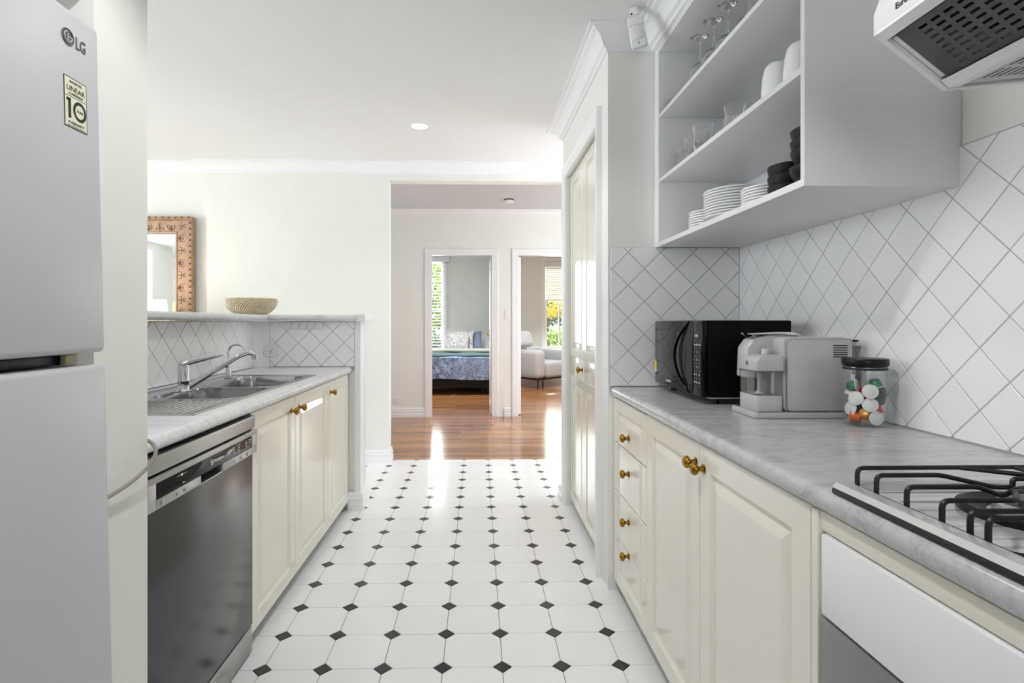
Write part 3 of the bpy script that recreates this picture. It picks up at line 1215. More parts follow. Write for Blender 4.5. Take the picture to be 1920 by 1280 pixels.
for (yy, zz, s_) in ((1.760, .757, 'Auto'), (1.760, .749, 'Eco'), (1.760, .741, '90min'), (1.795, .757, 'Rapid'), (1.795, .749, 'Glass'), (1.795, .741, 'Rinse'), (1.853, .757, 'Dry'), (1.853, .749, 'Half'), (1.853, .741, 'On'), (1.880, .757, 'Delay'), (1.880, .749, 'Start'), (1.463, .735, 'Start')):
    text('lettering', cp, s_, (DX + .0101, yy, zz), (0, 1, 0), (0, 0, 1), .0062, K['ivory'])
bm = B()
for a, b in ((1.436, 1.452), (1.468, 1.486)):
    box(bm, DX + .0095, DX + .0102, a, b, .7588, .7596)
box(bm, DX + .0095, DX + .0102, 1.455, 1.464, .7565, .762)
obj('display_marks', bm, K['ivory'], cp)
lpart('kick_plate', DX - .030, DX - .006, Y0 + .002, Y1 - .004, .012, .098, K['dwtrim'], dw, bev=.002)

# refrigerator -------------------------------------------------------------
FRX = -.662
fr = thing('refrigerator', 'tall white two-door refrigerator in the alcove before the pier', 'refrigerator', (FRX, .70, 0.0), world=False)
fr.rotation_euler = (0, -math.radians(1.35), 0)


def fbox(name, x0, x1, y0, y1, z0, z1, mat, bev=.006, parent=None, **k):
    o = obj(name, bx(x0, x1, y0, y1, z0, z1, bev=bev, seg=3), mat, parent or fr, **k)
    return o


fz = .018
fbox('body', -.69, -.062, -.29, .312, .02 + fz, 1.690, K['fridge'])
fd = fbox('door', -.056, .012, -.292, .318, 1.104, 1.688, K['fridge'], .010, label='upper freezer door with badge and warranty sticker')
fl = fbox('door', -.056, .012, -.292, .318, .065 + fz, 1.083, K['fridge'], .010, label='lower door')
fbox('gasket', -.056, -.030, -.27, .285, 1.0845, 1.1025, K['black'], .002)
fbox('gasket', -.030, -.020, .262, .290, 1.0850, 1.1020, K['gasket'], .001, label='yellowed end of the door gasket')
fbox('kick_grille', -.060, -.015, -.28, .30, .022 + fz, .060 + fz, K['white'], .002)
# badge: disc with two letters
by_, bz_ = .2395, 1.6365
bm = tube(B(), [(.0128, by_ + .0126 * math.cos(a), bz_ + .0126 * math.sin(a)) for a in [2 * PI * q / 28 for q in range(28)]], .0013, 6, closed=True)
lathe(bm, [(.0118, .0121), (.0118, .0127), (0, .0127)], 28, (0, by_, bz_), AX['x'], cap=False)
bd = obj('badge', bm, K['logo'], fd)
bm = tube(B(), [(.0134, by_ + .0086 * math.cos(a), bz_ + .0086 * math.sin(a)) for a in [PI * .5 + 2 * PI * q / 28 for q in range(22)]], .0011, 5)
box(bm, .0126, .0140, by_, by_ + .0088, bz_ - .0008, bz_ + .0008)
box(bm, .0126, .0140, by_ - .0015, by_ + .0002, bz_ - .005, bz_ + .0055)
box(bm, .0126, .0140, by_ - .0015, by_ + .0045, bz_ - .0058, bz_ - .0045)
obj('badge_emblem', bm, K['silver'], fd)
text('lettering', fd, 'LG', (.0126, .2565, 1.6255), (0, 1, 0), (0, 0, 1), .0285, K['logo'], .0016, wx=.72)
# warranty sticker
sy0, sy1, sz0, sz1 = .228, .281, 1.485, 1.570
obj('sticker', bx(.0121, .0125, sy0, sy1, sz0, sz1), K['ink'], fd, label='printed warranty sticker')
obj('sticker_face', bx(.0123, .0127, sy0 + .0016, sy1 - .0016, sz0 + .0016, sz1 - .0016), K['sticker'], fd, label='pale face of the sticker')
cy = (sy0 + sy1) / 2


def stx(s, z, size, wx=1.0, dy=0.0):
    text('lettering', fd, s, (.0129, cy + dy, z), (0, 1, 0), (0, 0, 1), size, K['ink'], .0004, 'CENTER', 1.0, wx)


stx('INVERTER', 1.5605, .0064, 1.0)
stx('LINEAR', 1.5475, .0122, 1.06)
stx('COMPRESSOR', 1.5405, .0056, .95)
stx('WARRANTY', 1.4915, .0066, 1.05)
bm = B()
box(bm, .0126, .0131, sy0 + .003, sy1 - .003, 1.5376, 1.5381)
box(bm, .0126, .0131, sy0 + .006, sy1 - .006, 1.4878, 1.4886)
box(bm, .0126, .0131, sy0 + .0085, sy0 + .0145, 1.5010, 1.5340)
box(bm, .0126, .0131, sy0 + .0050, sy0 + .0145, 1.5290, 1.5340)
obj('lettering', bm, K['ink'], fd)
bm = B()
n_ = 32
ri = [bm.verts.new((.0130, cy + .0085 + .0105 * math.cos(2 * PI * q / n_), 1.5175 + .0118 * math.sin(2 * PI * q / n_))) for q in range(n_)]
ro = [bm.verts.new((.0130, cy + .0085 + .0155 * math.cos(2 * PI * q / n_), 1.5175 + .0170 * math.sin(2 * PI * q / n_))) for q in range(n_)]
for q in range(n_):
    bm.faces.new((ri[q], ri[(q + 1) % n_], ro[(q + 1) % n_], ro[q]))
obj('lettering', bm, K['ink'], fd)
stx('YEAR', 1.5153, .0066, 1.0, .0085)

# power cable looped round the pier
bm = tube(B(), smooth_path([(-1.0, 1.2645, .906), (-.79, 1.264, .9), (-.738, 1.263, .888), (-.720, 1.252, .868), (-.722, 1.228, .842), (-.728, 1.170, .820), (-.732, 1.11, .812), (-.733, 1.06, .808), (-.76, 1.05, .80), (-.85, 1.05, .76)], .04, 5), .0042, 8)
obj('power_cable', bm, K['cable'], label='grey power cable looping round the pier behind the refrigerator', cat='cable')

# ================================================================== FITTED KITCHEN, RIGHT RUN
t = thing('drawer_unit', 'cream drawer unit with four brass knobs beside the pantry pier', 'cabinet', (.85, 2.13, 0))
lpart('side_panel', DR + .022, 1.12, 1.889, 1.905, .10, .838, K['carcass'], t)
lpart('side_panel', DR + .022, 1.12, 2.326, 2.342, .10, .838, K['carcass'], t)
lpart('bottom_panel', DR + .022, 1.12, 1.907, 2.324, .10, .116, K['carcass'], t)
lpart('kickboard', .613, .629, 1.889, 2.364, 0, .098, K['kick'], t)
lpart('filler_strip', DR + .003, DR + .021, 2.3415, 2.366, .062, .838, K['cream'], t)
zs = [.062, .261, .450, .652, .838]
kz = [.262 - .010, .383, .570, .708]
for i in range(4):
    right_door(t, 1.890, 2.340, zs[i] + (.002 if i else 0), zs[i + 1] - .002, knob=(2.115, kz[i]), name='drawer', act=(1, 1, 1 if i == 0 else 0, 1 if i == 3 else 0), mg=.050)
t = thing('base_cabinet', 'wide cream double-door cabinet with brass knobs between drawers and oven', 'cabinet', (.85, 1.41, 0))
lpart('side_panel', DR + .022, 1.12, 1.870, 1.886, .10, .838, K['carcass'], t)
lpart('side_panel', DR + .022, 1.12, .946, .962, .10, .838, K['carcass'], t)
lpart('bottom_panel', DR + .022, 1.12, .964, 1.868, .10, .116, K['carcass'], t)
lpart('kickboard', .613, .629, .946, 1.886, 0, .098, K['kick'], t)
right_door(t, 1.434, 1.886, knob=(1.462 - .005, .785), mg=.06)
right_door(t, .948, 1.430, knob=(1.405, .780), mg=.06)

# oven housing and oven
t = thing('oven', 'white built-in oven with grey door under the gas hob', 'oven', (.85, .63, 0))
lpart('housing_panel', DR - .002, 1.12, .926, .943, .062, .838, K['carcass'], t, label='cream housing panel')
lpart('filler_strip', DR + .002, DR + .022, .30, .925, .806, .838, K['carcass'], t, label='cream filler strip')
lpart('body', DR + .024, 1.10, .31, .915, .10, .80, K['black'], t)
lpart('control_fascia', DR - .004, DR + .022, .30, .914, .668, .803, K['ceramic'], t, bev=.003, label='white control fascia')
dr_ = lpart('door', DR - .004, DR + .022, .30, .914, .115, .664, K['ovenglass'], t, bev=.003, label='grey oven door')
bm = tube(B(), smooth_path([(DR - .004, .36, .60), (DR - .045, .36, .60), (DR - .045, .60, .60)], .02), .008, 10)
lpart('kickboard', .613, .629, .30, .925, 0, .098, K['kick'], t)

# right worktop
bm = prism(B(), nose(XR, .60, -1), 'y', .25, 2.342)
box(bm, .60, WR - .007, .25, 2.342, .842, CT)
obj('worktop', bm, K['top_r'], label='grey marble-look worktop holding the microwave, coffee machine and hob', cat='worktop')

# gas hob -------------------------------------------------------------
hob = thing('gas_hob', 'pale gas hob with black wire trivets in the right worktop', 'hob', (.82, .58, CT))
HX0, HX1, HY0, HY1 = .574, 1.065, .30, .884
bm = box(B(), HX0, HX1, HY0, HY1, CT + .0002, CT + .010, .003)
obj('gasket', bm, K['rubber'], hob)
# pressed tray with rolled rim
prof = [(0, .010), (.004, .019), (.011, .022), (.021, .021), (.030, .012), (.036, .0115), (.036, .0105), (0, .0102)]
pth = [(HX0 + .001, HY0 + .001, CT), (HX1 - .001, HY0 + .001, CT), (HX1 - .001, HY1 - .001, CT), (HX0 + .001, HY1 - .001, CT)]
bm = sweep(B(), pth, prof, closed=True)
box(bm, HX0 + .034, HX1 - .034, HY0 + .034, HY1 - .034, CT + .0102, CT + .0125)
for q in (.845, .800):
    box(bm, HX0 + .05, HX1 - .05, q - .003, q + .003, CT + .0115, CT + .0142, .001)
obj('tray', bm, K['hobsteel'], hob)
burners = ((.765, .735, .088, .040), (.945, .735, .066, .030), (.765, .440, .075, .034), (.945, .440, .066, .030))
for bxx, byy, R, rc in burners:
    bm = lathe(B(), [(R, .0125), (R, .020), (R * .92, .0225), (R * .80, .018), (R * .62, .0145), (rc * 1.35, .0140), (rc * 1.35, .0128)], 40, (bxx, byy, CT), cap=False)
    bo = obj('burner', bm, K['enamel'], hob, label='black enamelled burner dish')
    bm = lathe(B(), [(rc * 1.2, .0135), (rc * 1.15, .026), (rc * 1.02, .028), (0, .028)], 32, (bxx, byy, CT), cap=False, rfun=lambda a, z, r: 1 + (.02 * math.cos(a * 24) if z < .027 else 0))
    obj('burner_ring', bm, K['hobsteel'], bo)
    bm = lathe(B(), [(rc, .0275), (rc * 1.02, .031), (rc * .9, .034), (0, .035)], 32, (bxx, byy, CT), cap=False)
    obj('burner_cap', bm, K['logo'], bo)
# trivets: bent black rod
zb, zt = CT + .013, CT + .046
rod = .0036


def trivet(y_sign, yc):
    bm = B()
    Rp = lambda pts, r=.010: tube(bm, smooth_path(pts, r, 4), rod, 8)
    f = lambda d: yc + y_sign * d
    # outer frame rods run across; fingers reach over the burner
    Rp([(.602, f(.127), zb), (.602, f(.127), zt), (1.030, f(.127), zt), (1.030, f(.127), zb)])
    Rp([(.602, f(.085), zb), (.602, f(.085), zt), (.700, f(.085), zt), (.762, f(.062), zt - .012), (.790, f(.062), zt - .012), (.790, f(.062), zt), (.86, f(.062), zt), (.945, f(.06), zt), (.97, f(.085), zt), (1.030, f(.085), zt), (1.030, f(.085), zb)])
    Rp([(.602, f(.026), zb), (.602, f(.026), zt), (.705, f(.026), zt), (.727, f(.012), zt - .010), (.742, f(.012), zt), (.80, f(.026), zt)])
    Rp([(.602, f(-.033), zb), (.602, f(-.033), zt), (.700, f(-.033), zt), (.722, f(-.012), zt), (.728, f(-.002), zt + .001), (.745, f(.004), zt)])
    Rp([(.602, f(-.074), zb), (.602, f(-.074), zt), (.72, f(-.074), zt), (.765, f(-.040), zt), (.80, f(-.040), zt)])
    Rp([(.602, f(-.098), zb), (.602, f(-.098), zt), (1.030, f(-.098), zt), (1.030, f(-.098), zb)])
    Rp([(.855, f(.127), zt), (.855, f(.05), zt), (.80, f(.02), zt)])
    Rp([(.765, f(.127), zt), (.84, f(.075), zt), (.95, f(.045), zt), (.95, f(.015), zt)])
    Rp([(1.030, f(.0), zb), (1.030, f(.0), zt), (.925, f(.0), zt)])
    Rp([(.855, f(-.098), zt), (.855, f(-.03), zt), (.82, f(-.01), zt)])
    # base ring just inside the tray
    tube(bm, smooth_path([(.606, f(.142), zb + .001), (1.030, f(.142), zb + .001), (1.030, f(-.128), zb + .001), (.606, f(-.128), zb + .001), (.606, f(.142), zb + .001)], .012), rod, 8)
    return bm


obj('trivet', trivet(1, .735), K['blackmetal'], hob)
obj('trivet', trivet(-1, .442), K['blackmetal'], hob)

# rangehood -------------------------------------------------------------
rh = thing('rangehood', 'white canopy rangehood with slotted metal filters over the hob', 'rangehood', (.9, .58, 1.53))
R0, R1 = .28, .880
sec = [(.641, 1.620), (.641, 1.655), (.665, 1.72), (1.124, 1.72), (1.124, 1.585), (1.105, 1.585), (1.105, 1.66), (.70, 1.66), (.668, 1.622)]
bm = prism(B(), sec, 'y', R0, R1, bev=.0015)
obj('canopy', bm, K['white'], rh)
prof_end = [(.643, 1.620), (.756, 1.533), (1.124, 1.572), (1.124, 1.71), (.668, 1.71), (.643, 1.65)]
for a, b in ((R1 - .010, R1 + .001), (R0 - .001, R0 + .010)):
    obj('end_panel', prism(B(), prof_end, 'y', a, b, bev=.002), K['white'], rh)
bm = prism(B(), [(.6405, 1.6195), (.6535, 1.6085), (.662, 1.6145), (.668, 1.630), (.6415, 1.630)], 'y', R0 + .0105, R1 - .0105)
obj('front_rail', bm, K['white'], rh)
for a in (R1 - .021, R0 + .0115):
    obj('inner_rail', prism(B(), [(.664, 1.612), (.743, 1.5505), (.748, 1.557), (.669, 1.6185)], 'y', a, a + .0095, bev=.001), K['white'], rh)
bm = prism(B(), [(.742, 1.545), (.754, 1.5335), (.772, 1.5355), (.772, 1.543), (.756, 1.548)], 'y', R0 + .013, R1 - .013)
obj('centre_rail', bm, K['white'], rh)
bm = prism(B(), [(1.085, 1.570), (1.123, 1.573), (1.123, 1.582), (1.085, 1.580)], 'y', R0 + .013, R1 - .013)
obj('rear_rail', bm, K['white'], rh)


def filter_plate(o, u, v, wu, wv, cols, rows, sl, sw, m, skip=None):
    """metal sheet with real slots: strips and bridges laid out in the (u, v) plane"""
    u, v = V(u).normalized(), V(v).normalized()
    n = u.cross(v)
    bm = B()
    us = [0.0]
    pu = (wu - 2 * m) / cols
    pv = (wv - 2 * m) / rows
    ub = []
    for i in range(cols):
        c = m + pu * (i + .5)
        ub += [(c - sl / 2, c + sl / 2)]
    vb = []
    for j in range(rows):
        c = m + pv * (j + .5)
        vb += [(c - sw / 2, c + sw / 2)]
    ue = sorted([0, wu] + [e for a in ub for e in a])
    ve = sorted([0, wv] + [e for a in vb for e in a])
    vt = {}

    def vert(x, y):
        k = (round(x, 6), round(y, 6))
        if k not in vt:
            vt[k] = bm.verts.new(V(o) + u * x + v * y)
        return vt[k]
    for i, (a, b) in enumerate(zip(ue, ue[1:])):
        for j, (c, d) in enumerate(zip(ve, ve[1:])):
            if i % 2 == 1 and j % 2 == 1 and not (skip and skip((i - 1) // 2, (j - 1) // 2)):
                continue
            bm.faces.new((vert(a, c), vert(b, c), vert(b, d), vert(a, d)))
    bmesh.ops.recalc_face_normals(bm, faces=bm.faces)
    r = bmesh.ops.extrude_face_region(bm, geom=bm.faces[:])
    bmesh.ops.translate(bm, verts=[e for e in r['geom'] if isinstance(e, bmesh.types.BMVert)], vec=V((0, 0, .0012)))
    return bm


a0, a1 = V((.661, R1 - .0225, 1.612)), V((.744, R1 - .0225, 1.5475))
bm = filter_plate(a0, (0, -1, 0), a1 - a0, R1 - R0 - .044, (a1 - a0).length, 24, 8, .0145, .0046, .007, lambda i, j: i < 1)
obj('front_filter', bm, K['filter'], rh, smooth=False, label='dark slotted front filter')
b0, b1 = V((.773, R1 - .016, 1.5385)), V((1.088, R1 - .016, 1.572))
bm = filter_plate(b0, (0, -1, 0), b1 - b0, R1 - R0 - .032, (b1 - b0).length, 12, 24, .034, .0052, .012)
obj('rear_filter', bm, K['silver'], rh, smooth=False, label='pale slotted rear filter')
obj('filter_backing', bx(.68, 1.10, R0 + .02, R1 - .02, 1.625, 1.635), K['black'], rh)
text('lettering', rh, 'Euroline', (.6402, .832, 1.6378), (0, -1, 0), (0, 0, 1), .0135, K['ink'], wx=.92)

# wall cabinet (open shelves) -------------------------------------------------------------
CX, CY0, CY1, CZ0, CZ1 = .757, 1.262, 2.313, 1.474, 2.318
wc = thing('wall_cabinet', 'white open-shelved wall cabinet above the microwave', 'cabinet', (.94, 1.79, CZ0))
wm = K['whiteboard']
lpart('side_panel', CX, WR - .001, CY0, CY0 + .017, CZ0 + .001, CZ1, wm, wc, bev=.001)
lpart('side_panel', CX, WR - .001, CY1 - .017, CY1, CZ0 + .019, CZ1, wm, wc, bev=.001)
lpart('bottom_panel', CX - .001, WR - .001, CY0 + .0002, CY1, CZ0, CZ0 + .018, wm, wc, bev=.001)
lpart('top_panel', CX, WR - .001, CY0 + .0175, CY1 - .0175, CZ1 - .028, CZ1, wm, wc, bev=.001)
lpart('back_panel', WR - .006, WR - .0015, CY0 + .0175, CY1 - .0175, CZ0 + .0185, CZ1 - .0285, wm, wc, bev=0)
S1, S2, S3 = CZ0 + .018, 1.758, 2.028
for z in (S2, S3):
    lpart('shelf', CX + .001, WR - .007, CY0 + .0175, CY1 - .0175, z - .016, z, wm, wc, bev=.001)
lpart('filler_strip', CX + .002, CX + .02, CY1 + .0005, 2.369, CZ0 + .003, CZ1, K['trim'], wc, bev=.001)
for z in (1.52, 1.86, 2.24):
    obj('fixing_cap', lathe(B(), [(.0075, 0), (.007, .002), (0, .003)], 14, (.80, CY1 - .0171, z), AX['-y'], cap=False), K['white'], wc)

# ---- crockery; every piece its own object
ORD = ['topmost', 'second', 'third', 'fourth', 'fifth', 'sixth', 'seventh', 'eighth', 'ninth', 'tenth', 'eleventh', 'bottom']


def plate_bm(R):
    prof = [(0, .0030), (R * .56, .0030), (R * .62, .0040), (R * .80, .0115), (R * .96, .0135), (R * .99, .0145), (R, .0170), (R * .99, .0195), (R * .96, .0200), (R * .80, .0160), (R * .60, .0070), (0, .0065)]
    bm = lathe(B(), prof, 48, cap=False)
    lathe(bm, [(R * .55, .0032), (R * .55, 0), (R * .50, 0), (R * .50, .0032)], 48, cap=False)
    return bm


def plate_stack(cx, cy, R, n, pitch, where, group):
    src = None
    for i in range(n):
        o_ = ORD[n - 1 - i] if i else 'bottom'
        lab = 'white dinner plate, %s of the %s' % (o_, where)
        loc = (cx + rng.uniform(-.001, .001), cy + rng.uniform(-.001, .001), S1 + .0002 + i * pitch)
        if src is None:
            src = obj('plate', plate_bm(R), K['china'], label=lab, cat='plate', group=group)
            src.location = loc
        else:
            inst(src, 'plate', loc, label=lab)


plate_stack(.876, 2.040, .086, 7, .0092, 'low plate stack at the far end', 'small plates in the far stack')
plate_stack(.868, 1.825, .108, 10, .0092, 'tall plate stack in the middle', 'large plates in the tall stack')
plate_stack(.872, 1.615, .086, 6, .0084, 'low plate stack beside the black bowls', 'small plates beside the black bowls')


def bowl_bm(R, h, foot=.6, rnd=1.0):
    out = []
    for i in range(11):
        q = i / 10
        out.append((R * (foot + (1 - foot) * math.sin(q * PI / 2) ** rnd), h * q))
    inn = [(r - .004, max(z, .005)) for r, z in out[::-1]]
    return lathe(B(), [(0, 0)] + out + [(R - .002, h + .001)] + inn + [(0, .005)], 36, cap=False)


src = None
for i, (h_, z_, w_) in enumerate(((.030, 0, 'bottom'), (.030, .0268, 'middle'), (.030, .0536, 'top'))):
    lab = 'rough black wooden bowl, %s of three next to the plates' % w_
    loc = (.841, 1.462, S1 + .0002 + z_)
    if src is None:
        src = obj('bowl', bowl_bm(.058, .030, .86, .6), K['blackwood'], label=lab, cat='bowl', group='black wooden bowls')
        src.location = loc
    else:
        inst(src, 'bowl', loc, rot=(0, 0, i * 1.3), label=lab)
src = None
for i, (z_, w_) in enumerate(((0, 'bottom'), (.040, 'second'), (.066, 'third'), (.094, 'topmost'))):
    lab = 'smooth black round bowl, %s of the stack against the cabinet side' % w_
    loc = (.832 + .002 * i, 1.342, S1 + .0002 + z_)
    if src is None:
        src = obj('bowl', bowl_bm(.058, .050, .45, .8), K['blackstone'], label=lab, cat='bowl', group='black round bowls')
        src.location = loc
    else:
        inst(src, 'bowl', loc, rot=(.02 * (i % 2), .02 * i, i), label=lab)

# white beakers standing upside down
cup = [(.0395, 0), (.0405, .002), (.041, .02), (.0385, .055), (.033, .080), (.027, .089), (.020, .092), (0, .0925)]
o = obj('beaker', lathe(B(), cup + [(0, .088), (.018, .0875), (.030, .078), (.036, .055), (.0385, .02), (.038, 0)], 40, cap=False), K['china'], label='glossy white beaker upturned on the middle shelf, fully in view', cat='beaker', group='white beakers')
o.location = (.803, 1.460, S2 + .0002)
inst(o, 'beaker', (.803, 1.352, S2 + .0002), label='white beaker upturned on the middle shelf, half hidden by the cabinet edge')


def tumbler_bm(r, h):
    f = lambda a, z, r_: 1 + (.045 * abs(math.cos(a * 9)) - .03 if (z < h * .88 and r_ > r * (.795 + .19 * z / h)) else 0)
    prof = [(0, 0), (r * .80, 0), (r * .84, .003), (r * .90, h * .3), (r * .97, h * .75), (r * .99, h * .87), (r, h * .93), (r, h), (r * .96, h), (r * .94, h * .75), (r * .86, h * .3), (r * .78, .010), (0, .009)]
    return lathe(B(), prof, 108, cap=False, rfun=f)


src = None
for (x, y_, k, w_) in ((.832, 2.205, 1.0, 'standing nearest the far end of the middle shelf'), (.822, 2.083, 1.0, 'second from the far end of the middle shelf'), (.803, 1.955, 1.02, 'biggest in view at the front of the middle shelf'),
                       (.896, 2.000, .93, 'behind the big front tumbler, leftmost of the rear pair'), (.880, 1.880, .98, 'behind the big front tumbler, rightmost of the rear pair'), (.828, 1.760, .95, 'cut off by the sloping shelf edge, nearest the beakers')):
    lab = 'ribbed clear tumbler ' + w_
    if src is None:
        src = obj('tumbler', tumbler_bm(.035, .103), K['pressed'], label=lab, cat='glass', group='ribbed tumblers on the middle shelf')
        src.location = (x, y_, S2 + .0002)
        o = src
    else:
        o = inst(src, 'tumbler', (x, y_, S2 + .0002), label=lab)
    o.scale = (k, k, k)
o = obj('shot_glass', lathe(B(), [(0, 0), (.024, 0), (.029, .060), (.0275, .060), (.023, .008), (0, .008)], 32, cap=False), K['pressed'], label='small plain glass at the far end of the top shelf', cat='glass')
o.location = (.797, 2.255, S3 + .0002)
# wine glasses, foot uppermost
wg = [(0, .1045), (.012, .1025), (.0285, .0905), (.0380, .0715), (.0390, .052), (.0345, .020), (.0315, .0005), (.0322, 0), (.033, .0005), (.036, .020), (.0405, .052), (.0395, .072), (.030, .092), (.014, .104), (.0050, .112), (.0038, .130), (.0038, .175), (.006, .188), (.016, .195), (.0345, .2005), (.0350, .2020), (.012, .2025), (0, .2025)]
src = None
for x, y_, k, w_ in ((.836, 2.062, 1.0, 'farthest of the upturned row'), (.842, 1.955, 1.02, 'second of the upturned row from the far end'), (.850, 1.862, 1.03, 'third of the upturned row from the far end'), (.866, 1.742, 1.04, 'nearest, mostly cut off by the frame top')):
    lab = 'clear wine glass on the top shelf, ' + w_
    if src is None:
        src = obj('wine_glass', lathe(B(), wg, 40, cap=False), K['crystal'], label=lab, cat='wine glass', group='wine glasses on the top shelf')
        o = src
    else:
        o = inst(src, 'wine_glass', (0, 0, 0), label=lab)
    o.location = (x, y_, S3 + .0002)
    o.scale = (k, k, k)

# microwave -------------------------------------------------------------
mw = thing('microwave', 'black microwave oven with curved handle in the worktop corner', 'microwave', (.9, 2.05, CT))
MX, MY0, MY1, MZ0, MZ1 = .742, 1.815, 2.300, .906, 1.163
obj('body', bx(MX + .022, 1.045, MY0, MY1, MZ0, MZ1, bev=.004, seg=3), K['matblack'], mw)
obj('base_plate', bx(MX + .03, 1.04, MY0 + .006, MY1 - .006, MZ0 - .005, MZ0 - .0005), K['silver'], mw)
for x in (MX + .065, .99):
    for y_ in (MY0 + .045, MY1 - .045):
        obj('foot', lathe(B(), [(.013, 0), (.013, MZ0 - .0055 - CT), (0, MZ0 - .0055 - CT)], 16, (x, y_, CT + .0002)), K['black'], mw)
YD = 1.937
fx = MX
door = obj('door', bx(fx, MX + .021, YD - .045, MY1 - .001, MZ0, MZ1 - .001, bev=.004, seg=3), K['blackgloss'], mw)
obj('door_glass', bx(fx - .0012, fx + .002, YD + .02, MY1 - .028, MZ0 + .038, MZ1 - .040, bev=.001), K['mwglass'], door, label='mirror-dark door glass')
cpn = obj('control_panel', bx(fx, MX + .021, MY0, YD - .046, MZ0, MZ1 - .001, bev=.004, seg=3), K['blackgloss'], mw)
# lens-shaped black band standing in for the handle's shadow, and the bowed handle itself
zc_, hh = (MZ0 + MZ1) / 2, (MZ1 - MZ0) / 2 - .002
bow = lambda q, d: V((fx - .003 - .020 * (1 - q * q), YD - .018 + d * (1 - q * q), zc_ + q * hh))
bm = B()
vl = []
for i in range(25):
    q = -1 + 2 * i / 24
    p1, p2 = bow(q, .118), bow(q, .098)
    w1 = p1.copy(); w1.x += .010
    vl.append([bm.verts.new(p1), bm.verts.new(p2), bm.verts.new((p2.x + .010, p2.y, p2.z)), bm.verts.new(w1)])
for a, b in zip(vl, vl[1:]):
    for k in range(4):
        bm.faces.new((a[k], a[(k + 1) % 4], b[(k + 1) % 4], b[k]))
bm.faces.new(vl[0][::-1]); bm.faces.new(vl[-1])
obj('handle', bm, K['blackgloss'], door, label='bowed glossy black door handle')
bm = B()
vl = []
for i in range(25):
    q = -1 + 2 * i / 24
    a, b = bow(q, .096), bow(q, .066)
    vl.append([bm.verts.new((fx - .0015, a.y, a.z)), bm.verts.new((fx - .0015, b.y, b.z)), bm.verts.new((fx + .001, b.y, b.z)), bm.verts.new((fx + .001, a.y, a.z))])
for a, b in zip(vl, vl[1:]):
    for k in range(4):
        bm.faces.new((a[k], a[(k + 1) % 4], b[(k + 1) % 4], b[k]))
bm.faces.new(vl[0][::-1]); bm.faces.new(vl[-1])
obj('handle_shadow_band', bm, K['black'], door)
# display and keypad
obj('display', bx(fx - .0008, fx + .001, MY0 + .018, MY0 + .062, MZ1 - .062, MZ1 - .040), K['mwglass'], cpn)
text('lettering', cpn, '12:00', (fx - .0010, MY0 + .058, MZ1 - .056), (0, -1, 0), (0, 0, 1), .012, K['ivory'])
keys = [['Auto', 'Defr', 'Cook'], ['1', '2', '3'], ['4', '5', '6'], ['7', '8', '9'], ['Pwr', '0', 'Clk'], ['More', 'Less', 'Stop']]
for r_i, row in enumerate(keys):
    for c_i, s_ in enumerate(row):
        y_ = MY0 + .056 - c_i * .020
        z_ = MZ1 - .082 - r_i * .0255
        obj('button', bx(fx - .0010, fx + .001, y_ - .0085, y_ + .0085, z_ - .009, z_ + .009, bev=.0006), K['black'], cpn)
        text('lettering', cpn, s_, (fx - .0013, y_ + .0068, z_ - .003), (0, -1, 0), (0, 0, 1), .0088, K['ivory'], wx=.8)
bm = B()
for r_i in range(7):
    z_ = MZ1 - .0692 - r_i * .0255
    box(bm, fx - .0006, fx + .0005, MY0 + .006, MY0 + .066, z_ - .0003, z_ + .0003)
obj('keypad_line', bm, K['logo'], cpn)
text('lettering', door, 'SAMSUNG', (fx - .0008, 2.162, MZ0 + .018), (0, -1, 0), (0, 0, 1), .0125, K['ivory'], wx=1.0)
obj('sticker', bx(fx - .0006, fx + .0005, MY1 - .022, MY1 - .003, MZ0 + .056, MZ0 + .092), K['yellow'], door, label='yellow rating sticker')
obj('sticker', bx(fx - .0006, fx + .0005, MY1 - .022, MY1 - .003, MZ0 + .045, MZ0 + .0558), K['ivory'], door, label='white foot of the rating sticker')
text('lettering', door, '23L', (fx - .0008, MY1 - .006, MZ0 + .034), (0, -1, 0), (0, 0, 1), .010, K['logo'])

# coffee machine -------------------------------------------------------------
cm = thing('coffee_machine', 'silver capsule coffee machine with clear milk tank beside the microwave', 'coffee machine', (.93, 1.635, CT))
A0, A1 = 1.560, 1.712
obj('drip_base', prism(B(), rrect(.793, 1.075, A0, A1, .010), 'z', CT + .0003, CT + .019, bev=.003), K['silver'], cm)
obj('drip_grid', bx(.798, .820, A0 + .055, A1 - .008, CT + .0185, CT + .0205, bev=.0005), K['dwtrim'], cm)
sil = K['silver']
# flat side panels and the core between them
for a, b in ((A0 + .001, A0 + .010), (A1 - .010, A1 - .001)):
    obj('side_panel', prism(B(), rrect(.887, 1.078, CT + .020, 1.111, .012), 'y', a, b, bev=.002), sil, cm)
bm = B()
for yy in (A0 + .0012,):
    tube(bm, [(x, yy, z) for x, z in rrect(.8845, 1.0765, CT + .0225, 1.1085, .014)], .0008, 5, closed=True)
box(bm, .800, 1.070, A0 - .0002, A0 + .002, CT + .0192, CT + .0200)
obj('panel_seam', bm, K['logo'], cm)
bm = prism(B(), rrect(.880, 1.072, CT + .020, 1.114, .016), 'y', A0 + .0105, A1 - .0105, bev=.003)
obj('body', bm, sil, cm)
bm = B()
for i in range(6):
    z = 1.090 - i * .0065
    box(bm, 1.020, 1.062, A0 + .0002, A0 + .0016, z - .0013, z + .0013)
obj('vent', bm, K['black'], cm)
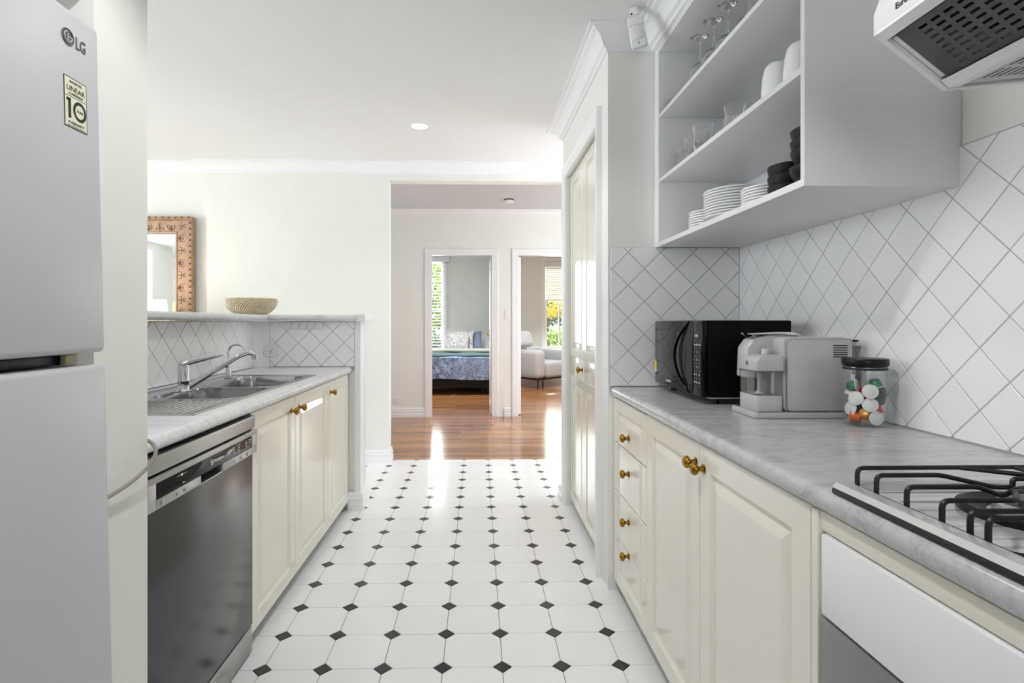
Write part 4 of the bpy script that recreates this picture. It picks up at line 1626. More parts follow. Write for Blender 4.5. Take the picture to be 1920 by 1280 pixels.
# milk container: lower block, clear tank, lid
bm = prism(B(), rrect(.797, .879, A0 + .002, A1 - .040, .014), 'z', CT + .0195, CT + .066, bev=.002)
obj('front_block', bm, sil, cm)
bm = prism(B(), rrect(.796, .878, A0 + .001, A1 - .041, .012), 'z', CT + .067, CT + .134)
obj('milk_tank', bm, K['smoke'], cm, label='clear plastic milk tank')
bm = B()
lathe(bm, [(.006, CT + .072), (.0052, CT + .134)], 16, (.822, A0 + .035, 0))
lathe(bm, [(.014, CT + .0685), (.010, CT + .074), (.006, CT + .078)], 16, (.822, A0 + .035, 0))
box(bm, .846, .853, A0 + .010, A0 + .014, CT + .072, CT + .134)
obj('milk_tube', bm, K['silver'], cm)
poly = [(.796, CT + .135), (.878, CT + .135), (.878, CT + .178), (.872, CT + .182), (.822, CT + .182), (.806, CT + .178), (.797, CT + .166)]
obj('milk_lid', prism(B(), poly, 'y', A0 + .001, A1 - .041, bev=.004, seg=3), sil, cm)
obj('tank_band', bx(.795, .879, A0 + .0003, A1 - .0405, CT + .1325, CT + .1352, bev=.0005), K['smoke'], cm)
obj('selector_knob', lathe(B(), [(.0115, 0), (.0115, .014), (.010, .016), (0, .016)], 24, (.851, A0 + .055, CT + .1822), rfun=lambda a, z, r: 1 + .03 * math.cos(14 * a)), sil, cm)
# brew head and lever
poly = [(.800, CT + .170), (.880, CT + .170), (1.0, CT + .232), (.975, CT + .246), (.86, CT + .246), (.825, CT + .232), (.806, CT + .205)]
obj('brew_head', prism(B(), [(.803, CT + .110), (.880, CT + .110), (.965, CT + .2335), (.955, CT + .246), (.870, CT + .240), (.826, CT + .226), (.807, CT + .200)], 'y', A0 + .078, A1 - .012, bev=.006, seg=3), sil, cm)
bm = B()
prism(bm, [(.815, CT + .2435), (.905, CT + .2475), (.945, CT + .2475), (.975, CT + .237), (.962, CT + .235), (.90, CT + .2415), (.819, CT + .2400), (.812, CT + .2455)], 'y', A0 + .072, A1 - .020, bev=.0012)
obj('lever', bm, K['chrome'], cm)
obj('water_tank', prism(B(), rrect(1.079, 1.104, A0 + .020, A1 - .020, .008), 'z', CT + .03, 1.100, bev=.002), K['smoke'], cm, label='smoked water tank at the back')
obj('tank_lid', bx(1.078, 1.106, A0 + .018, A1 - .018, 1.1002, 1.106, bev=.001), K['black'], cm)
bm = tube(B(), smooth_path([(.7955, A0 + .050, CT + .152), (.7955, A0 + .050, CT + .163), (.7955, A0 + .061, CT + .163), (.7955, A0 + .061, CT + .152), (.7955, A0 + .050, CT + .152)], .002), .0006, 5)
box(bm, .7950, .7962, A0 + .053, A0 + .058, CT + .155, CT + .160)
obj('emblem', bm, K['logo'], cm)

# jar of capsules -------------------------------------------------------------
JX, JY, JR = 1.042, 1.462, .0525
jar = thing('storage_jar', 'clear glass jar with black lid holding coffee capsules', 'jar', (JX, JY, CT))


bm = lathe(B(), [(0, .001), (JR * .93, .001), (JR, .006), (JR, .150), (JR * .96, .155), (JR * .96, .160)], 48, (JX, JY, CT), cap=False)
lathe(bm, [(0, .0045), (JR * .90, .0045), (JR - .0028, .009), (JR - .0028, .150), (JR * .92, .160)], 48, (JX, JY, CT), cap=False)
obj('jar_glass', bm, K['glass'], jar, label='clear glass body')
bm = lathe(B(), [(0, .1585), (JR * .95, .1585), (JR * 1.02, .162), (JR * 1.04, .164), (JR * 1.04, .178), (JR * 1.01, .1805), (0, .182)], 48, (JX, JY, CT), cap=False)
lid = obj('lid', bm, K['black'], jar, label='black lid')
bm = lathe(B(), [(JR * .975, .1500), (JR * .99, .1515), (JR * .99, .1545), (JR * .975, .156)], 48, (JX, JY, CT), cap=False)
obj('seal_ring', bm, K['rubber'], jar)

CAPM = {}


def cap_mats(c):
    if c not in CAPM:
        CAPM[c] = M('capsule_foil_%s' % len(CAPM), c, 0.3, 0.25, var=0.05, vscale=60)
    return CAPM[c]


GREEN, DGREEN, RED, ORANGE, AMBER, NAVY, BLACKC = (22, 110, 78), (18, 70, 52), (196, 26, 26), (222, 104, 34), (214, 150, 60), (34, 40, 54), (24, 24, 28)
cap_src = {}
K['capface'] = M('capsule_lid_foil', (226, 226, 222), 0.4, var=0.02)


def capsule(x, y, z, axis, c, lab):
    """axis: direction from the narrow end to the sealed face"""
    if c not in cap_src:
        bm = lathe(B(), [(0, .0006), (.0085, .0008), (.0105, 0), (.0125, .002), (.0155, .021), (.0162, .0235), (.0198, .0240)], 28, cap=False)
        body = bm
    else:
        body = None
    d = V(axis).normalized()
    q = V((0, 0, 1)).rotation_difference(d)
    e = bpy.data.objects.new('coffee_capsule', None)
    e.empty_display_size = .02
    COL.objects.link(e)
    e.location = V((x, y, z)) - d * .016
    e.scale = (.93, .93, .93)
    e.rotation_mode = 'QUATERNION'
    e.rotation_quaternion = q
    _props(e, lab, 'capsule', 'coffee capsules in the jar')
    if body is not None:
        o1 = obj('body', body, cap_mats(c), None)
        o1.parent = e
        o2 = obj('sealed_face', lathe(B(), [(.0198, .0240), (.0202, .0246), (.0196, .0254), (.0170, .0254), (.0155, .0266), (0, .0272)], 28, cap=False), K['capface'], None)
        o2.parent = e
        cap_src[c] = (o1, o2)
    else:
        for s_ in cap_src[c]:
            inst(s_, s_.name.split('.')[0], (0, 0, 0), parent=e)


caps = [
    (-0.0253, 0.0065, 0.1054, (0.62, -0.76, 0.21), GREEN, 'green capsule lying on its side on top of the heap, upper left'),
    (-0.0346, 0.0142, 0.0825, (-0.29, -0.23, 0.93), GREEN, 'green capsule standing face up at the left edge, below another green one'),
    (-0.0292, -0.0098, 0.0731, (-0.79, -0.58, 0.20), NAVY, 'capsule showing a plain white face left of the middle'),
    (0.0191, 0.0084, 0.1064, (-0.27, -0.55, 0.79), BLACKC, 'capsule at the back of the jar with its white face tipped up'),
    (-0.0092, -0.0333, 0.0936, (-0.49, -0.86, 0.18), RED, 'capsule with the large white face high in the middle'),
    (0.0155, -0.0295, 0.1104, (0.19, -0.26, -0.95), GREEN, 'green capsule upside down at the upper right'),
    (0.0269, -0.0211, 0.0882, (0.24, 0.91, 0.33), BLACKC, 'black capsule tucked under the green one at the right'),
    (0.0225, -0.0276, 0.0718, (0.35, 0.92, 0.20), NAVY, 'navy blue capsule at the right edge'),
    (-0.0091, -0.0335, 0.0581, (-0.50, -0.83, 0.24), NAVY, 'capsule with a printed white face in the middle of the jar'),
    (-0.0308, 0.0060, 0.0445, (-0.96, -0.20, 0.20), BLACKC, 'capsule turning its white face to the lower left'),
    (0.0143, -0.0329, 0.0448, (0.19, -0.08, -0.98), RED, 'red capsule upside down at the right'),
    (-0.0134, -0.0193, 0.0336, (0.61, 0.69, -0.39), AMBER, 'amber gold capsule showing its narrow end at the lower middle'),
    (-0.0340, -0.0012, 0.0165, (-0.44, 0.88, 0.15), ORANGE, 'orange capsule lying on the jar floor at the left'),
    (0.0028, -0.0359, 0.0190, (-0.09, -1.00, 0.02), ORANGE, 'capsule at the bottom right facing out with a white face'),
    (0.0116, -0.0132, 0.0152, (0.98, 0.16, 0.12), ORANGE, 'orange capsule on the jar floor behind the amber one'),
    (-0.0087, 0.0009, 0.0822, (0.52, 0.38, -0.76), RED, 'red capsule half hidden in the centre of the heap'),
    (-0.0089, 0.0087, 0.0478, (0.21, 0.69, 0.69), DGREEN, 'dark green capsule deep in the middle of the heap'),
    (-0.0269, 0.0248, 0.0283, (-0.23, 0.43, 0.87), BLACKC, 'black capsule behind the left orange one'),
]
def tuck(c, ax):
    """slide a capsule towards the jar's axis until all of it lies inside the glass"""
    c, d = V(c), V(ax).normalized()
    e = d.orthogonal().normalized()
    f = d.cross(e)
    for it in range(60):
        worst = 0
        for k in range(16):
            w = e * math.cos(PI * k / 8) + f * math.sin(PI * k / 8)
            for p in (c + d * .0093 + w * .0190, c - d * .016 + w * .0107):
                r = math.hypot(p.x - JX, p.y - JY)
                if r > .0490 and r - .0490 > worst:
                    worst = r - .0490
                if p.z < CT + .0065:
                    c.z += CT + .0066 - p.z
        if worst == 0:
            break
        q = V((JX - c.x, JY - c.y, 0))
        c += q.normalized() * min(worst + .0004, q.length)
    return c


pos = [tuck((JX + dx, JY + dy, CT + dz), ax) for dx, dy, dz, ax, c, lab in caps]
for p, (dx, yy, dz, ax, c, lab) in zip(pos, caps):
    capsule(p.x, p.y, p.z, ax, c, lab)

# pantry -------------------------------------------------------------
pt = thing('pantry_cupboard', 'tall cream bi-fold pantry cupboard in the pier beyond the worktop', 'cupboard', (.6, 3.0, 0))
PX = .580
for y0_, y1_, kb in ((2.556, 3.008, None), (3.012, 3.464, (3.06, .89))):
    d = obj('door', bx(PX + .002, PX + .020, y0_, y1_, .045, 2.066, bev=.002), K['cream'], pt)
    obj('door_panel', place(raised(y1_ - y0_, .785, .004, .05, groove=.005), (PX, y1_, .045), (0, -1, 0), (0, 0, 1), (-1, 0, 0)), K['cream'], d, angle=6)
    obj('door_panel', place(raised(y1_ - y0_, 1.120, .004, .05, groove=.005), (PX, y1_, .946), (0, -1, 0), (0, 0, 1), (-1, 0, 0)), K['cream'], d, angle=6)
    obj('door_rail', bx(PX, PX + .004, y0_, y1_, .831, .945, bev=.001), K['cream'], d)
    if kb:
        obj('knob', knob_bm((PX, kb[0], kb[1]), '-x', .018), K['brass'], d)
obj('shelf_back', bx(PX + .04, PX + .05, 2.556, 3.464, .05, 2.07), K['carcass'], pt)
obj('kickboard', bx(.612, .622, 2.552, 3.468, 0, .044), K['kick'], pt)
PROF = [(0, 0), (0, .014), (.010, .017), (.018, .017), (.022, .022), (.048, .022), (.052, .026), (.066, .026), (.068, .020), (.068, 0)]
bm = sweep(B(), [(.560, 3.466, 0), (.560, 3.466, 2.069), (.560, 2.554, 2.069), (.560, 2.554, 0)], PROF, up=(-1, 0, 0))
struct('trim_8', bm, K['trim'], angle=12)

# ================================================================== SMALL FIXTURES
def downlight(x, y, lab, power, z=None, tint=(1.0, .99, .98)):
    z = ceil_z(y) if z is None else z
    t = thing('downlight', lab, 'light', (x, y, z))
    bm = lathe(B(), [(.060, -.0005), (.060, -.004), (.053, -.007), (.050, -.003), (.050, -.0005)], 36, (x, y, z), cap=False)
    obj('trim_ring', bm, K['white'], t)
    bm = lathe(B(), [(.0505, -.003), (.0, -.003)], 36, (x, y, z), cap=False)
    obj('lens', bm, K['bulb'], t)
    d = bpy.data.lights.new('downlight_lamp', 'SPOT')
    d.energy = power
    d.spot_size = math.radians(122)
    d.spot_blend = 0.35
    d.shadow_soft_size = .045
    d.color = tint
    o = bpy.data.objects.new('downlight_lamp', d)
    o.location = (x, y, z - .03)
    COL.objects.link(o)
    return t


downlight(-.383, 3.607, 'round recessed downlight glowing in the white ceiling', 5)
downlight(-.16, 2.02, 'round recessed downlight over the middle of the kitchen, just above the frame', 14)
downlight(-.20, .70, 'added fill downlight over the camera end of the kitchen, above the frame', 38)  # added to brighten the near floor and right-hand run
downlight(1.2, 5.7, 'added fill downlight in the hall ceiling, hidden behind the pantry', .8, 2.52, (.88, .95, 1))  # unseen lamp added to brighten the hall
downlight(-1.6, 5.7, 'added fill downlight at the left end of the hall ceiling', .8, 2.52, (.88, .95, 1))  # second unseen lamp added for the hall
downlight(-.55, 8.5, 'added fill downlight in the bedroom ceiling', 250, 2.52, (.92, .97, 1))  # unseen lamp added to lift the bedroom walls
downlight(1.5, 8.5, 'added fill downlight in the sitting room ceiling', 240, 2.52, (.92, .97, 1))  # unseen lamp added to lift the sitting room walls

t = thing('smoke_alarm', 'small white round smoke alarm on the hall ceiling', 'smoke alarm', (.34, 6.13, 2.52))
bm = lathe(B(), [(.055, 2.5198), (.055, 2.512), (.050, 2.508)], 32, (.34, 6.13, 0))
obj('base', bm, K['black'], t)
bm = lathe(B(), [(.050, 2.509), (.053, 2.500), (.050, 2.484), (.040, 2.480), (0, 2.479)], 32, (.34, 6.13, 0), cap=False)
obj('cover', bm, K['white'], t)

# alarm sensor
ms = thing('motion_sensor', 'white motion sensor hung in the corner below the ceiling', 'sensor', (.634, 2.185, 2.312), world=False)
ms.rotation_euler = (math.radians(16), math.radians(-9), math.radians(-20))
bm = box(B(), -.031, .031, -.022, .020, -.058, .058, .006, 3)
obj('body', bm, K['white'], ms)
bm = lathe(B(), [(.060, -.024), (.060, .024)], 48)
bm.free()
bm = B()
vs = []
for i in range(9):
    a = -1 + 2 * i / 8
    vs.append((a * .023, -.0225 - .006 * (1 - a * a)))
prism(bm, vs + [(.023, -.018), (-.023, -.018)], 'z', -.028, .022)
obj('lens', bm, K['capface'], ms, label='curved milky lens')
obj('indicator', bx(-.0015, .0015, -.0232, -.021, -.0455, -.0375), K['black'], ms)
obj('seam', bx(-.0285, .0285, -.0224, -.021, .0245, .0252), K['rubber'], ms)
bk = obj('bracket', bx(-.016, .018, -.002, .030, .066, .094, bev=.002), K['white'], ms)
obj('bracket_hole', lathe(B(), [(.004, .0), (.004, .0006)], 12, (-.010, -.0026, .072), AX['y']), K['black'], bk)
obj('bracket_neck', bx(-.008, .008, .004, .020, .055, .066), K['white'], ms)


def powerpoint(lab, x0, x1, yf, z0, z1, s=1, gangs=2):
    """double socket with rocker switches facing -y"""
    t = thing('power_outlet', lab, 'outlet', ((x0 + x1) / 2, yf, (z0 + z1) / 2))
    obj('plate', bx(x0, x1, yf - .009, yf - .0003, z0, z1, bev=.002), K['white'], t)
    w, h = x1 - x0, z1 - z0
    for g in (.29, .68):
        cx, cz_ = x0 + w * g, z0 + h * .40
        obj('socket', lathe(B(), [(h * .24, 0), (h * .235, .0015), (0, .0015)], 20, (cx, yf - .009, cz_), AX['-y'], cap=False), K['white'], t)
        bm = B()
        for dx, dz, an in ((-.085, .07, 25), (.085, .07, -25), (0, -.10, 0)):
            m = Matrix.Rotation(math.radians(an), 4, 'Y')
            box(bm, cx + dx * h - .0009, cx + dx * h + .0009, yf - .0115, yf - .0100, cz_ + dz * h - .0045, cz_ + dz * h + .0045, rot=m)
        obj('slot', bm, K['black'], t)
    for g in (.13, .84):
        cx, cz_ = x0 + w * g, z0 + h * .78
        obj('rocker', bx(cx - h * .1, cx + h * .1, yf - .0125, yf - .008, cz_ - h * .11, cz_ + h * .11, bev=.0012), K['white'], t)
    return t


powerpoint('white double power outlet on the tiles behind the sink', -1.349, -1.237, 3.4168, .945, 1.018)
powerpoint('white double power outlet low on the hall wall above the skirting', -1.075, -.962, 6.7397, .165, .240)
t = thing('light_switch', 'white light switch between the two hall doorways', 'switch', (.355, 6.74, 1.24))
obj('plate', bx(.320, .392, 6.731, 6.7397, 1.185, 1.302, bev=.002), K['white'], t)
obj('rocker', bx(.346, .366, 6.727, 6.732, 1.228, 1.258, bev=.0015), K['white'], t)

# key rail
t = thing('hook_rail', 'white key rail with four small hooks under the bar', 'hook rail', (-1.075, 3.41, 1.14))
obj('board', bx(-1.186, -.962, 3.403, 3.4166, 1.118, 1.158, bev=.0015), K['white'], t)
for x in (-1.146, -1.098, -1.050, -1.002):
    bm = tube(B(), [(x, 3.4025, 1.146), (x, 3.392, 1.143), (x, 3.389, 1.134), (x, 3.394, 1.128), (x, 3.386, 1.123), (x + .002, 3.377, 1.127), (x + .003, 3.374, 1.137)], .0021, 8)
    lathe(bm, [(.0055, 0), (.0055, .0012), (0, .0016)], 12, (x, 3.4031, 1.146), AX['-y'], cap=False)
    obj('hook', bm, K['chrome'], t)
for x in (-1.174, -.974):
    obj('screw', lathe(B(), [(.003, 0), (0, .001)], 10, (x, 3.4031, 1.138), AX['-y'], cap=False), K['silver'], t)

# woven basket -------------------------------------------------------------
bk = thing('woven_basket', 'round coiled seagrass basket on the breakfast bar', 'basket', (-1.408, 3.452, 1.2022))
bcx, bcy, bz = -1.408, 3.452, 1.2022


def bas_r(q):
    return .088 + .058 * math.sin(min(1, q * 1.15) * PI / 2) ** .8


nr = 9
bm = B()
bm2 = B()
for i in range(nr):
    q = i / (nr - 1)
    z = bz + .006 + q * .088
    r = bas_r(q)
    n = 96
    tube(bm, [(bcx + r * math.cos(2 * PI * k / n), bcy + r * math.sin(2 * PI * k / n), z) for k in range(n)], .0062, 6, closed=True)
for i in range(nr - 1):
    for k in range(64):
        q0, q1 = i / (nr - 1), (i + 1) / (nr - 1)
        a0_ = 2 * PI * (k + .62 * i) / 64
        a1_ = a0_ + .62 * 2 * PI / 64
        for (qa, aa, qb, ab) in ((q0, a0_, q1, a1_),):
            ra, rb = bas_r(qa) + .0062, bas_r(qb) + .0062
            za, zb_ = bz + .006 + qa * .088, bz + .006 + qb * .088
            tube(bm2, [(bcx + ra * math.cos(aa), bcy + ra * math.sin(aa), za), (bcx + (ra + rb) / 2 * math.cos((aa + ab) / 2) , bcy + (ra + rb) / 2 * math.sin((aa + ab) / 2), (za + zb_) / 2), (bcx + rb * math.cos(ab), bcy + rb * math.sin(ab), zb_)], .0028, 4)
obj('coil', bm, K['rattan'], bk)
obj('stitching', bm2, K['rattan2'], bk, kind='stuff')
bm = lathe(B(), [(0, .001), (.090, .001), (.092, .006), (0, .006)], 40, (bcx, bcy, bz), cap=False)
obj('base', bm, K['rattan'], bk)

# living room: framed mirror, lamp, sideboard -------------------------------------------------------------
MXR, MXL, MZT, MZB, MYF, MYB = -2.318, -3.12, 2.010, .80, 4.490, 4.560
mi = thing('wall_mirror', 'tall mirror in embossed copper frame behind the breakfast bar', 'mirror', (-2.72, 4.52, MZB))
FW = .135
fprof = [(0, -.005), (0, -.068), (.022, -.070), (.030, -.062), (.036, -.056), (FW - .014, -.050), (FW - .010, -.056), (FW, -.054), (FW, -.03), (FW, -.005)]
pth = [(MXL + .0, 4.575, MZB), (MXL, 4.575, MZT), (MXR, 4.575, MZT), (MXR, 4.575, MZB)]
bm = sweep(B(), pth, [(-a, -b) for a, b in fprof], up=(0, -1, 0), closed=True)
fr_ = obj('frame', bm, K['copper'], mi)
FY = 4.575 - .0525
bm = B()
for z0_ in [MZB + .03 + i * .047 for i in range(26)]:
    for x in (MXR - .011, MXL + .011):
        if z0_ < MZT - .01:
            lathe(bm, [(.0085, 0), (.0075, .004), (0, .007)], 10, (x, 4.506, z0_), AX['-y'], cap=False)
for x in [MXL + .05 + i * .052 for i in range(15)]:
    lathe(bm, [(.008, 0), (.007, .004), (0, .006)], 10, (x, 4.506, MZT - .011), AX['-y'], cap=False)
obj('stud', bm, K['copperdark'], fr_, kind='stuff')


def motif(bm, x, z, a, kind):
    m = Matrix.Translation((x, FY - .001, z)) @ Matrix.Rotation(a, 4, 'Y')
    P = lambda pts: tube(bm, [m @ V((u, 0, w)) for u, w in pts], .0022, 5)
    if kind == 0:
        P([(0, -.034), (0, .034)])
        for s in (-1, 1):
            P([(0, -.010), (s * .014, -.004), (s * .026, -.012), (s * .030, -.024)])
            P([(0, .006), (s * .012, .014), (s * .014, .026), (s * .006, .030)])
            P([(s * .010, .034), (s * .004, .042), (0, .046)])
    else:
        P([(.030 * math.cos(q), .030 * math.sin(q)) for q in [PI * (1.25 + 1.5 * k / 14) - PI * .5 for k in range(15)]])
        P([(0, -.030), (0, .014)])
        for s in (-1, 1):
            P([(0, -.022), (s * .012, -.014), (s * .014, .002), (s * .006, .010)])
    return bm


bm = B()
for i in range(12):
    motif(bm, MXR - .080, MZT - .075 - i * .100, PI / 2, i % 2)
    motif(bm, MXL + .080, MZT - .075 - i * .100, -PI / 2, i % 2)
for i in range(6):
    motif(bm, MXR - .17 - i * .092, MZT - .082, 0, (i + 1) % 2)
obj('embossing', bm, K['copperdark'], fr_, kind='stuff')
bm = B()
g0, g1, h0, h1 = MXL + FW, MXR - FW, MZB + FW, MZT - FW
o_ = [bm.verts.new((x, 4.535, z)) for x, z in ((g0, h0), (g1, h0), (g1, h1), (g0, h1))]
i_ = [bm.verts.new((x, 4.531, z)) for x, z in ((g0 + .03, h0 + .03), (g1 - .03, h0 + .03), (g1 - .03, h1 - .03), (g0 + .03, h1 - .03))]
for k in range(4):
    bm.faces.new((o_[k], o_[(k + 1) % 4], i_[(k + 1) % 4], i_[k]))
bm.faces.new(i_)
obj('mirror_glass', bm, K['mirror'], mi, smooth=False, label='bevelled mirror glass')
obj('backing', bx(g0 - .03, g1 + .03, 4.545, 4.565, h0 - .03, h1 + .03), K['walnut'], mi)

sb = thing('sideboard', 'walnut sideboard against the wall under the copper mirror', 'sideboard', (-2.75, 4.28, 0))
obj('body', bx(-3.45, -2.15, 4.08, 4.518, .16, .76, bev=.004), K['walnut'], sb)
obj('top', bx(-3.47, -2.13, 4.06, 4.52, .7605, .795, bev=.005), K['walnut'], sb)
for i in range(3):
    a = -3.44 + i * .43
    d = obj('door', bx(a, a + .42, 4.062, 4.0795, .18, .745, bev=.003), K['walnut'], sb)
    obj('knob', knob_bm((a + .38, 4.062, .5), '-y'), K['brass'], d)
for x in (-3.38, -2.22):
    for y_ in (4.13, 4.47):
        obj('leg', lathe(B(), [(.014, 0), (.022, .1595)], 14, (x, y_, 0)), K['walnut'], sb)

lp = thing('table_lamp', 'lit table lamp with cream drum shade before the copper mirror', 'lamp', (-2.495, 4.22, .7955))
lz = .7955
bm = lathe(B(), [(.065, 0), (.068, .012), (.030, .025), (.022, .06), (.045, .13), (.050, .18), (.030, .25), (.012, .275), (.010, .33), (0, .33)], 28, (-2.495, 4.22, lz), cap=False)
obj('base', bm, K['china'], lp)
bm = lathe(B(), [(.150, .275), (.122, .530), (.1205, .530), (.1485, .275)], 40, (-2.495, 4.22, lz), cap=False)
obj('lamp_shade', bm, K['shade'], lp)
bm = lathe(B(), [(.012, .33), (.028, .37), (.026, .40), (0, .42)], 20, (-2.495, 4.22, lz))
obj('bulb', bm, K['shade'], lp)
pl = bpy.data.lights.new('table_lamp_glow', 'POINT')
pl.energy = 2.2
pl.color = (1.0, .8, .58)
pl.shadow_soft_size = .03
plo = bpy.data.objects.new('table_lamp_glow', pl)
plo.location = (-2.495, 4.22, lz + .45)
COL.objects.link(plo)

# ================================================================== THE BEDROOM
def soft_box(bm, x0, x1, y0, y1, z0, z1, nx, ny, fn, nz=1):
    """closed cushion-like block; fn(u, v, top) -> z offset"""
    top, bot = [], []
    for j in range(ny + 1):
        tr, br = [], []
        for i in range(nx + 1):
            u, v = i / nx, j / ny
            x, y = x0 + (x1 - x0) * u, y0 + (y1 - y0) * v
            tr.append(bm.verts.new((x, y, z1 + fn(u, v, 1))))
            br.append(bm.verts.new((x, y, z0 + fn(u, v, 0))))
        top.append(tr)
        bot.append(br)
    for j in range(ny):
        for i in range(nx):
            bm.faces.new((top[j][i], top[j][i + 1], top[j + 1][i + 1], top[j + 1][i]))
            bm.faces.new((bot[j][i], bot[j + 1][i], bot[j + 1][i + 1], bot[j][i + 1]))
    for i in range(nx):
        bm.faces.new((top[0][i], bot[0][i], bot[0][i + 1], top[0][i + 1]))
        bm.faces.new((top[ny][i], top[ny][i + 1], bot[ny][i + 1], bot[ny][i]))
    for j in range(ny):
        bm.faces.new((top[j][0], top[j + 1][0], bot[j + 1][0], bot[j][0]))
        bm.faces.new((top[j][nx], bot[j][nx], bot[j + 1][nx], top[j + 1][nx]))
    return bm


BX0, BX1, BY0, BY1 = -1.28, .235, 8.72, 10.80
bed = thing('bed', 'bed on black base with blue leaf-print quilt seen through left doorway', 'bed', (-.52, 9.75, 0))
obj('base', bx(BX0 + .02, BX1 - .02, BY0 + .05, BY1, .115, .36, bev=.02, seg=3), K['bedbase'], bed)
for x in (BX0 + .16, BX1 - .16):
    for y_ in (BY0 + .25, BY1 - .2):
        obj('foot', lathe(B(), [(.03, .0), (.03, .1145)], 14, (x, y_, 0)), K['black'], bed)
obj('mattress', bx(BX0 + .02, BX1 - .02, BY0 + .05, BY1, .362, .555, bev=.05, seg=4), K['whiteboard'], bed)
# quilt: top sheet running over the foot and hanging in folds
bm = B()
nu, nv = 90, 70
path = []
for j in range(nv + 1):
    q = j / nv
    L = q * 2.0
    if L < .36:
        path.append((BY0 - .008, .245 + L, 1 - L / .36))
    elif L < .50:
        a = (L - .36) / .14 * PI / 2
        path.append((BY0 - .008 + .09 * (1 - math.cos(a)), .605 - .09 + .09 * math.sin(a) + .0, 0))
    else:
        path.append((BY0 + .082 + (L - .50), .605, 0))
gr = []
for j, (yy, zz, hang) in enumerate(path):
    row = []
    for i in range(nu + 1):
        u = i / nu
        x = BX0 - .03 + (BX1 - BX0 + .06) * u
        n1 = mnoise.noise((x * 3.2, yy * 2.0 + zz * 2, 1.7))
        n2 = mnoise.noise((x * 9.0 + n1 * 2, (yy + zz) * 5.0, 4.1))
        if hang or zz < .59:
            dy = .035 * n1 + .022 * n2 + .02 * hang * math.sin(x * 16)
            dz = .030 * hang * mnoise.noise((x * 2.6, 3.3, .4))
            row.append(bm.verts.new((x, yy - abs(dy) - .006, zz + dz)))
        else:
            row.append(bm.verts.new((x, yy, zz + .018 * n1 + .008 * n2 - .02 * (abs(u - .5) * 2) ** 6)))
    gr.append(row)
for j in range(nv):
    for i in range(nu):
        bm.faces.new((gr[j][i], gr[j][i + 1], gr[j + 1][i + 1], gr[j + 1][i]))
quilt = obj('quilt', bm, K['duvet'], label='blue and white leaf-print quilt hanging in folds over the bed foot', cat='quilt')
# throw folded over the bed foot
bm = B()
soft_box(bm, BX0 - .02, BX1 + .02, BY0 + .05, BY0 + .62, .628, .668, 60, 14, lambda u, v, t: .012 * mnoise.noise((u * 6, v * 3, 2.2)) - .045 * (1 - v) ** 4)
obj('blanket', bm, K['throw'], label='teal knitted blanket folded across the foot of the bed', cat='blanket')
bm = B()
soft_box(bm, BX0 - .02, BX1 + .02, BY0 + .26, BY0 + .80, .684, .704, 60, 14, lambda u, v, t: .010 * mnoise.noise((u * 5, v * 3, 7.2)) - .012 * (1 - v) ** 4)
obj('blanket', bm, K['throw2'], label='sage green blanket lying over the teal one on the bed', cat='blanket')


def pillow(name, lab, c, w, h, d, mat, tilt, rz=0, lean=0):
    bm = B()
    nx_, ny_ = 22, 16
    sides = []
    for s in (1, -1):
        g = []
        for j in range(ny_ + 1):
            row = []
            for i in range(nx_ + 1):
                u, v = -1 + 2 * i / nx_, -1 + 2 * j / ny_
                k = max(0, (1 - abs(u) ** 2.6) * (1 - abs(v) ** 2.6)) ** .5
                pin = 1 - .05 * (1 - abs(u)) - .0
                x = u * w / 2 * (1 - .07 * (1 - v * v) * abs(u) ** 3)
                z = v * h / 2 * (1 - .09 * (1 - u * u) * abs(v) ** 3)
                row.append(V((x, s * d / 2 * k * (1 + .12 * mnoise.noise((u * 2, v * 2, s * 3.0 + w))), z)))
            g.append(row)
        sides.append(g)
    for s, g in enumerate(sides):
        vg = [[bm.verts.new(p) for p in row] for row in g]
        for j in range(ny_):
            for i in range(nx_):
                bm.faces.new((vg[j][i], vg[j][i + 1], vg[j + 1][i + 1], vg[j + 1][i]))
    bmesh.ops.remove_doubles(bm, verts=bm.verts, dist=1e-5)
    o = obj(name, bm, mat, label=lab, cat='pillow', group='pillows at the head of the bed', angle=80)
    o.rotation_euler = (math.radians(tilt), math.radians(lean), math.radians(rz))
    o.location = c
    return o


pillow('pillow', 'cream leaf-print pillow leaning at the front of the pillows', (-.385, 10.28, .775), .44, .34, .15, K['pillow'], -20, 3, 3)
pillow('pillow', 'wider cream leaf-print pillow behind the front one', (-.36, 10.46, .79), .56, .42, .15, K['pillow'], -18, -2)
pillow('pillow', 'blue printed pillow at the right of the pillows', (-.12, 10.64, .79), .38, .40, .15, K['pillow2'], -18, 4)

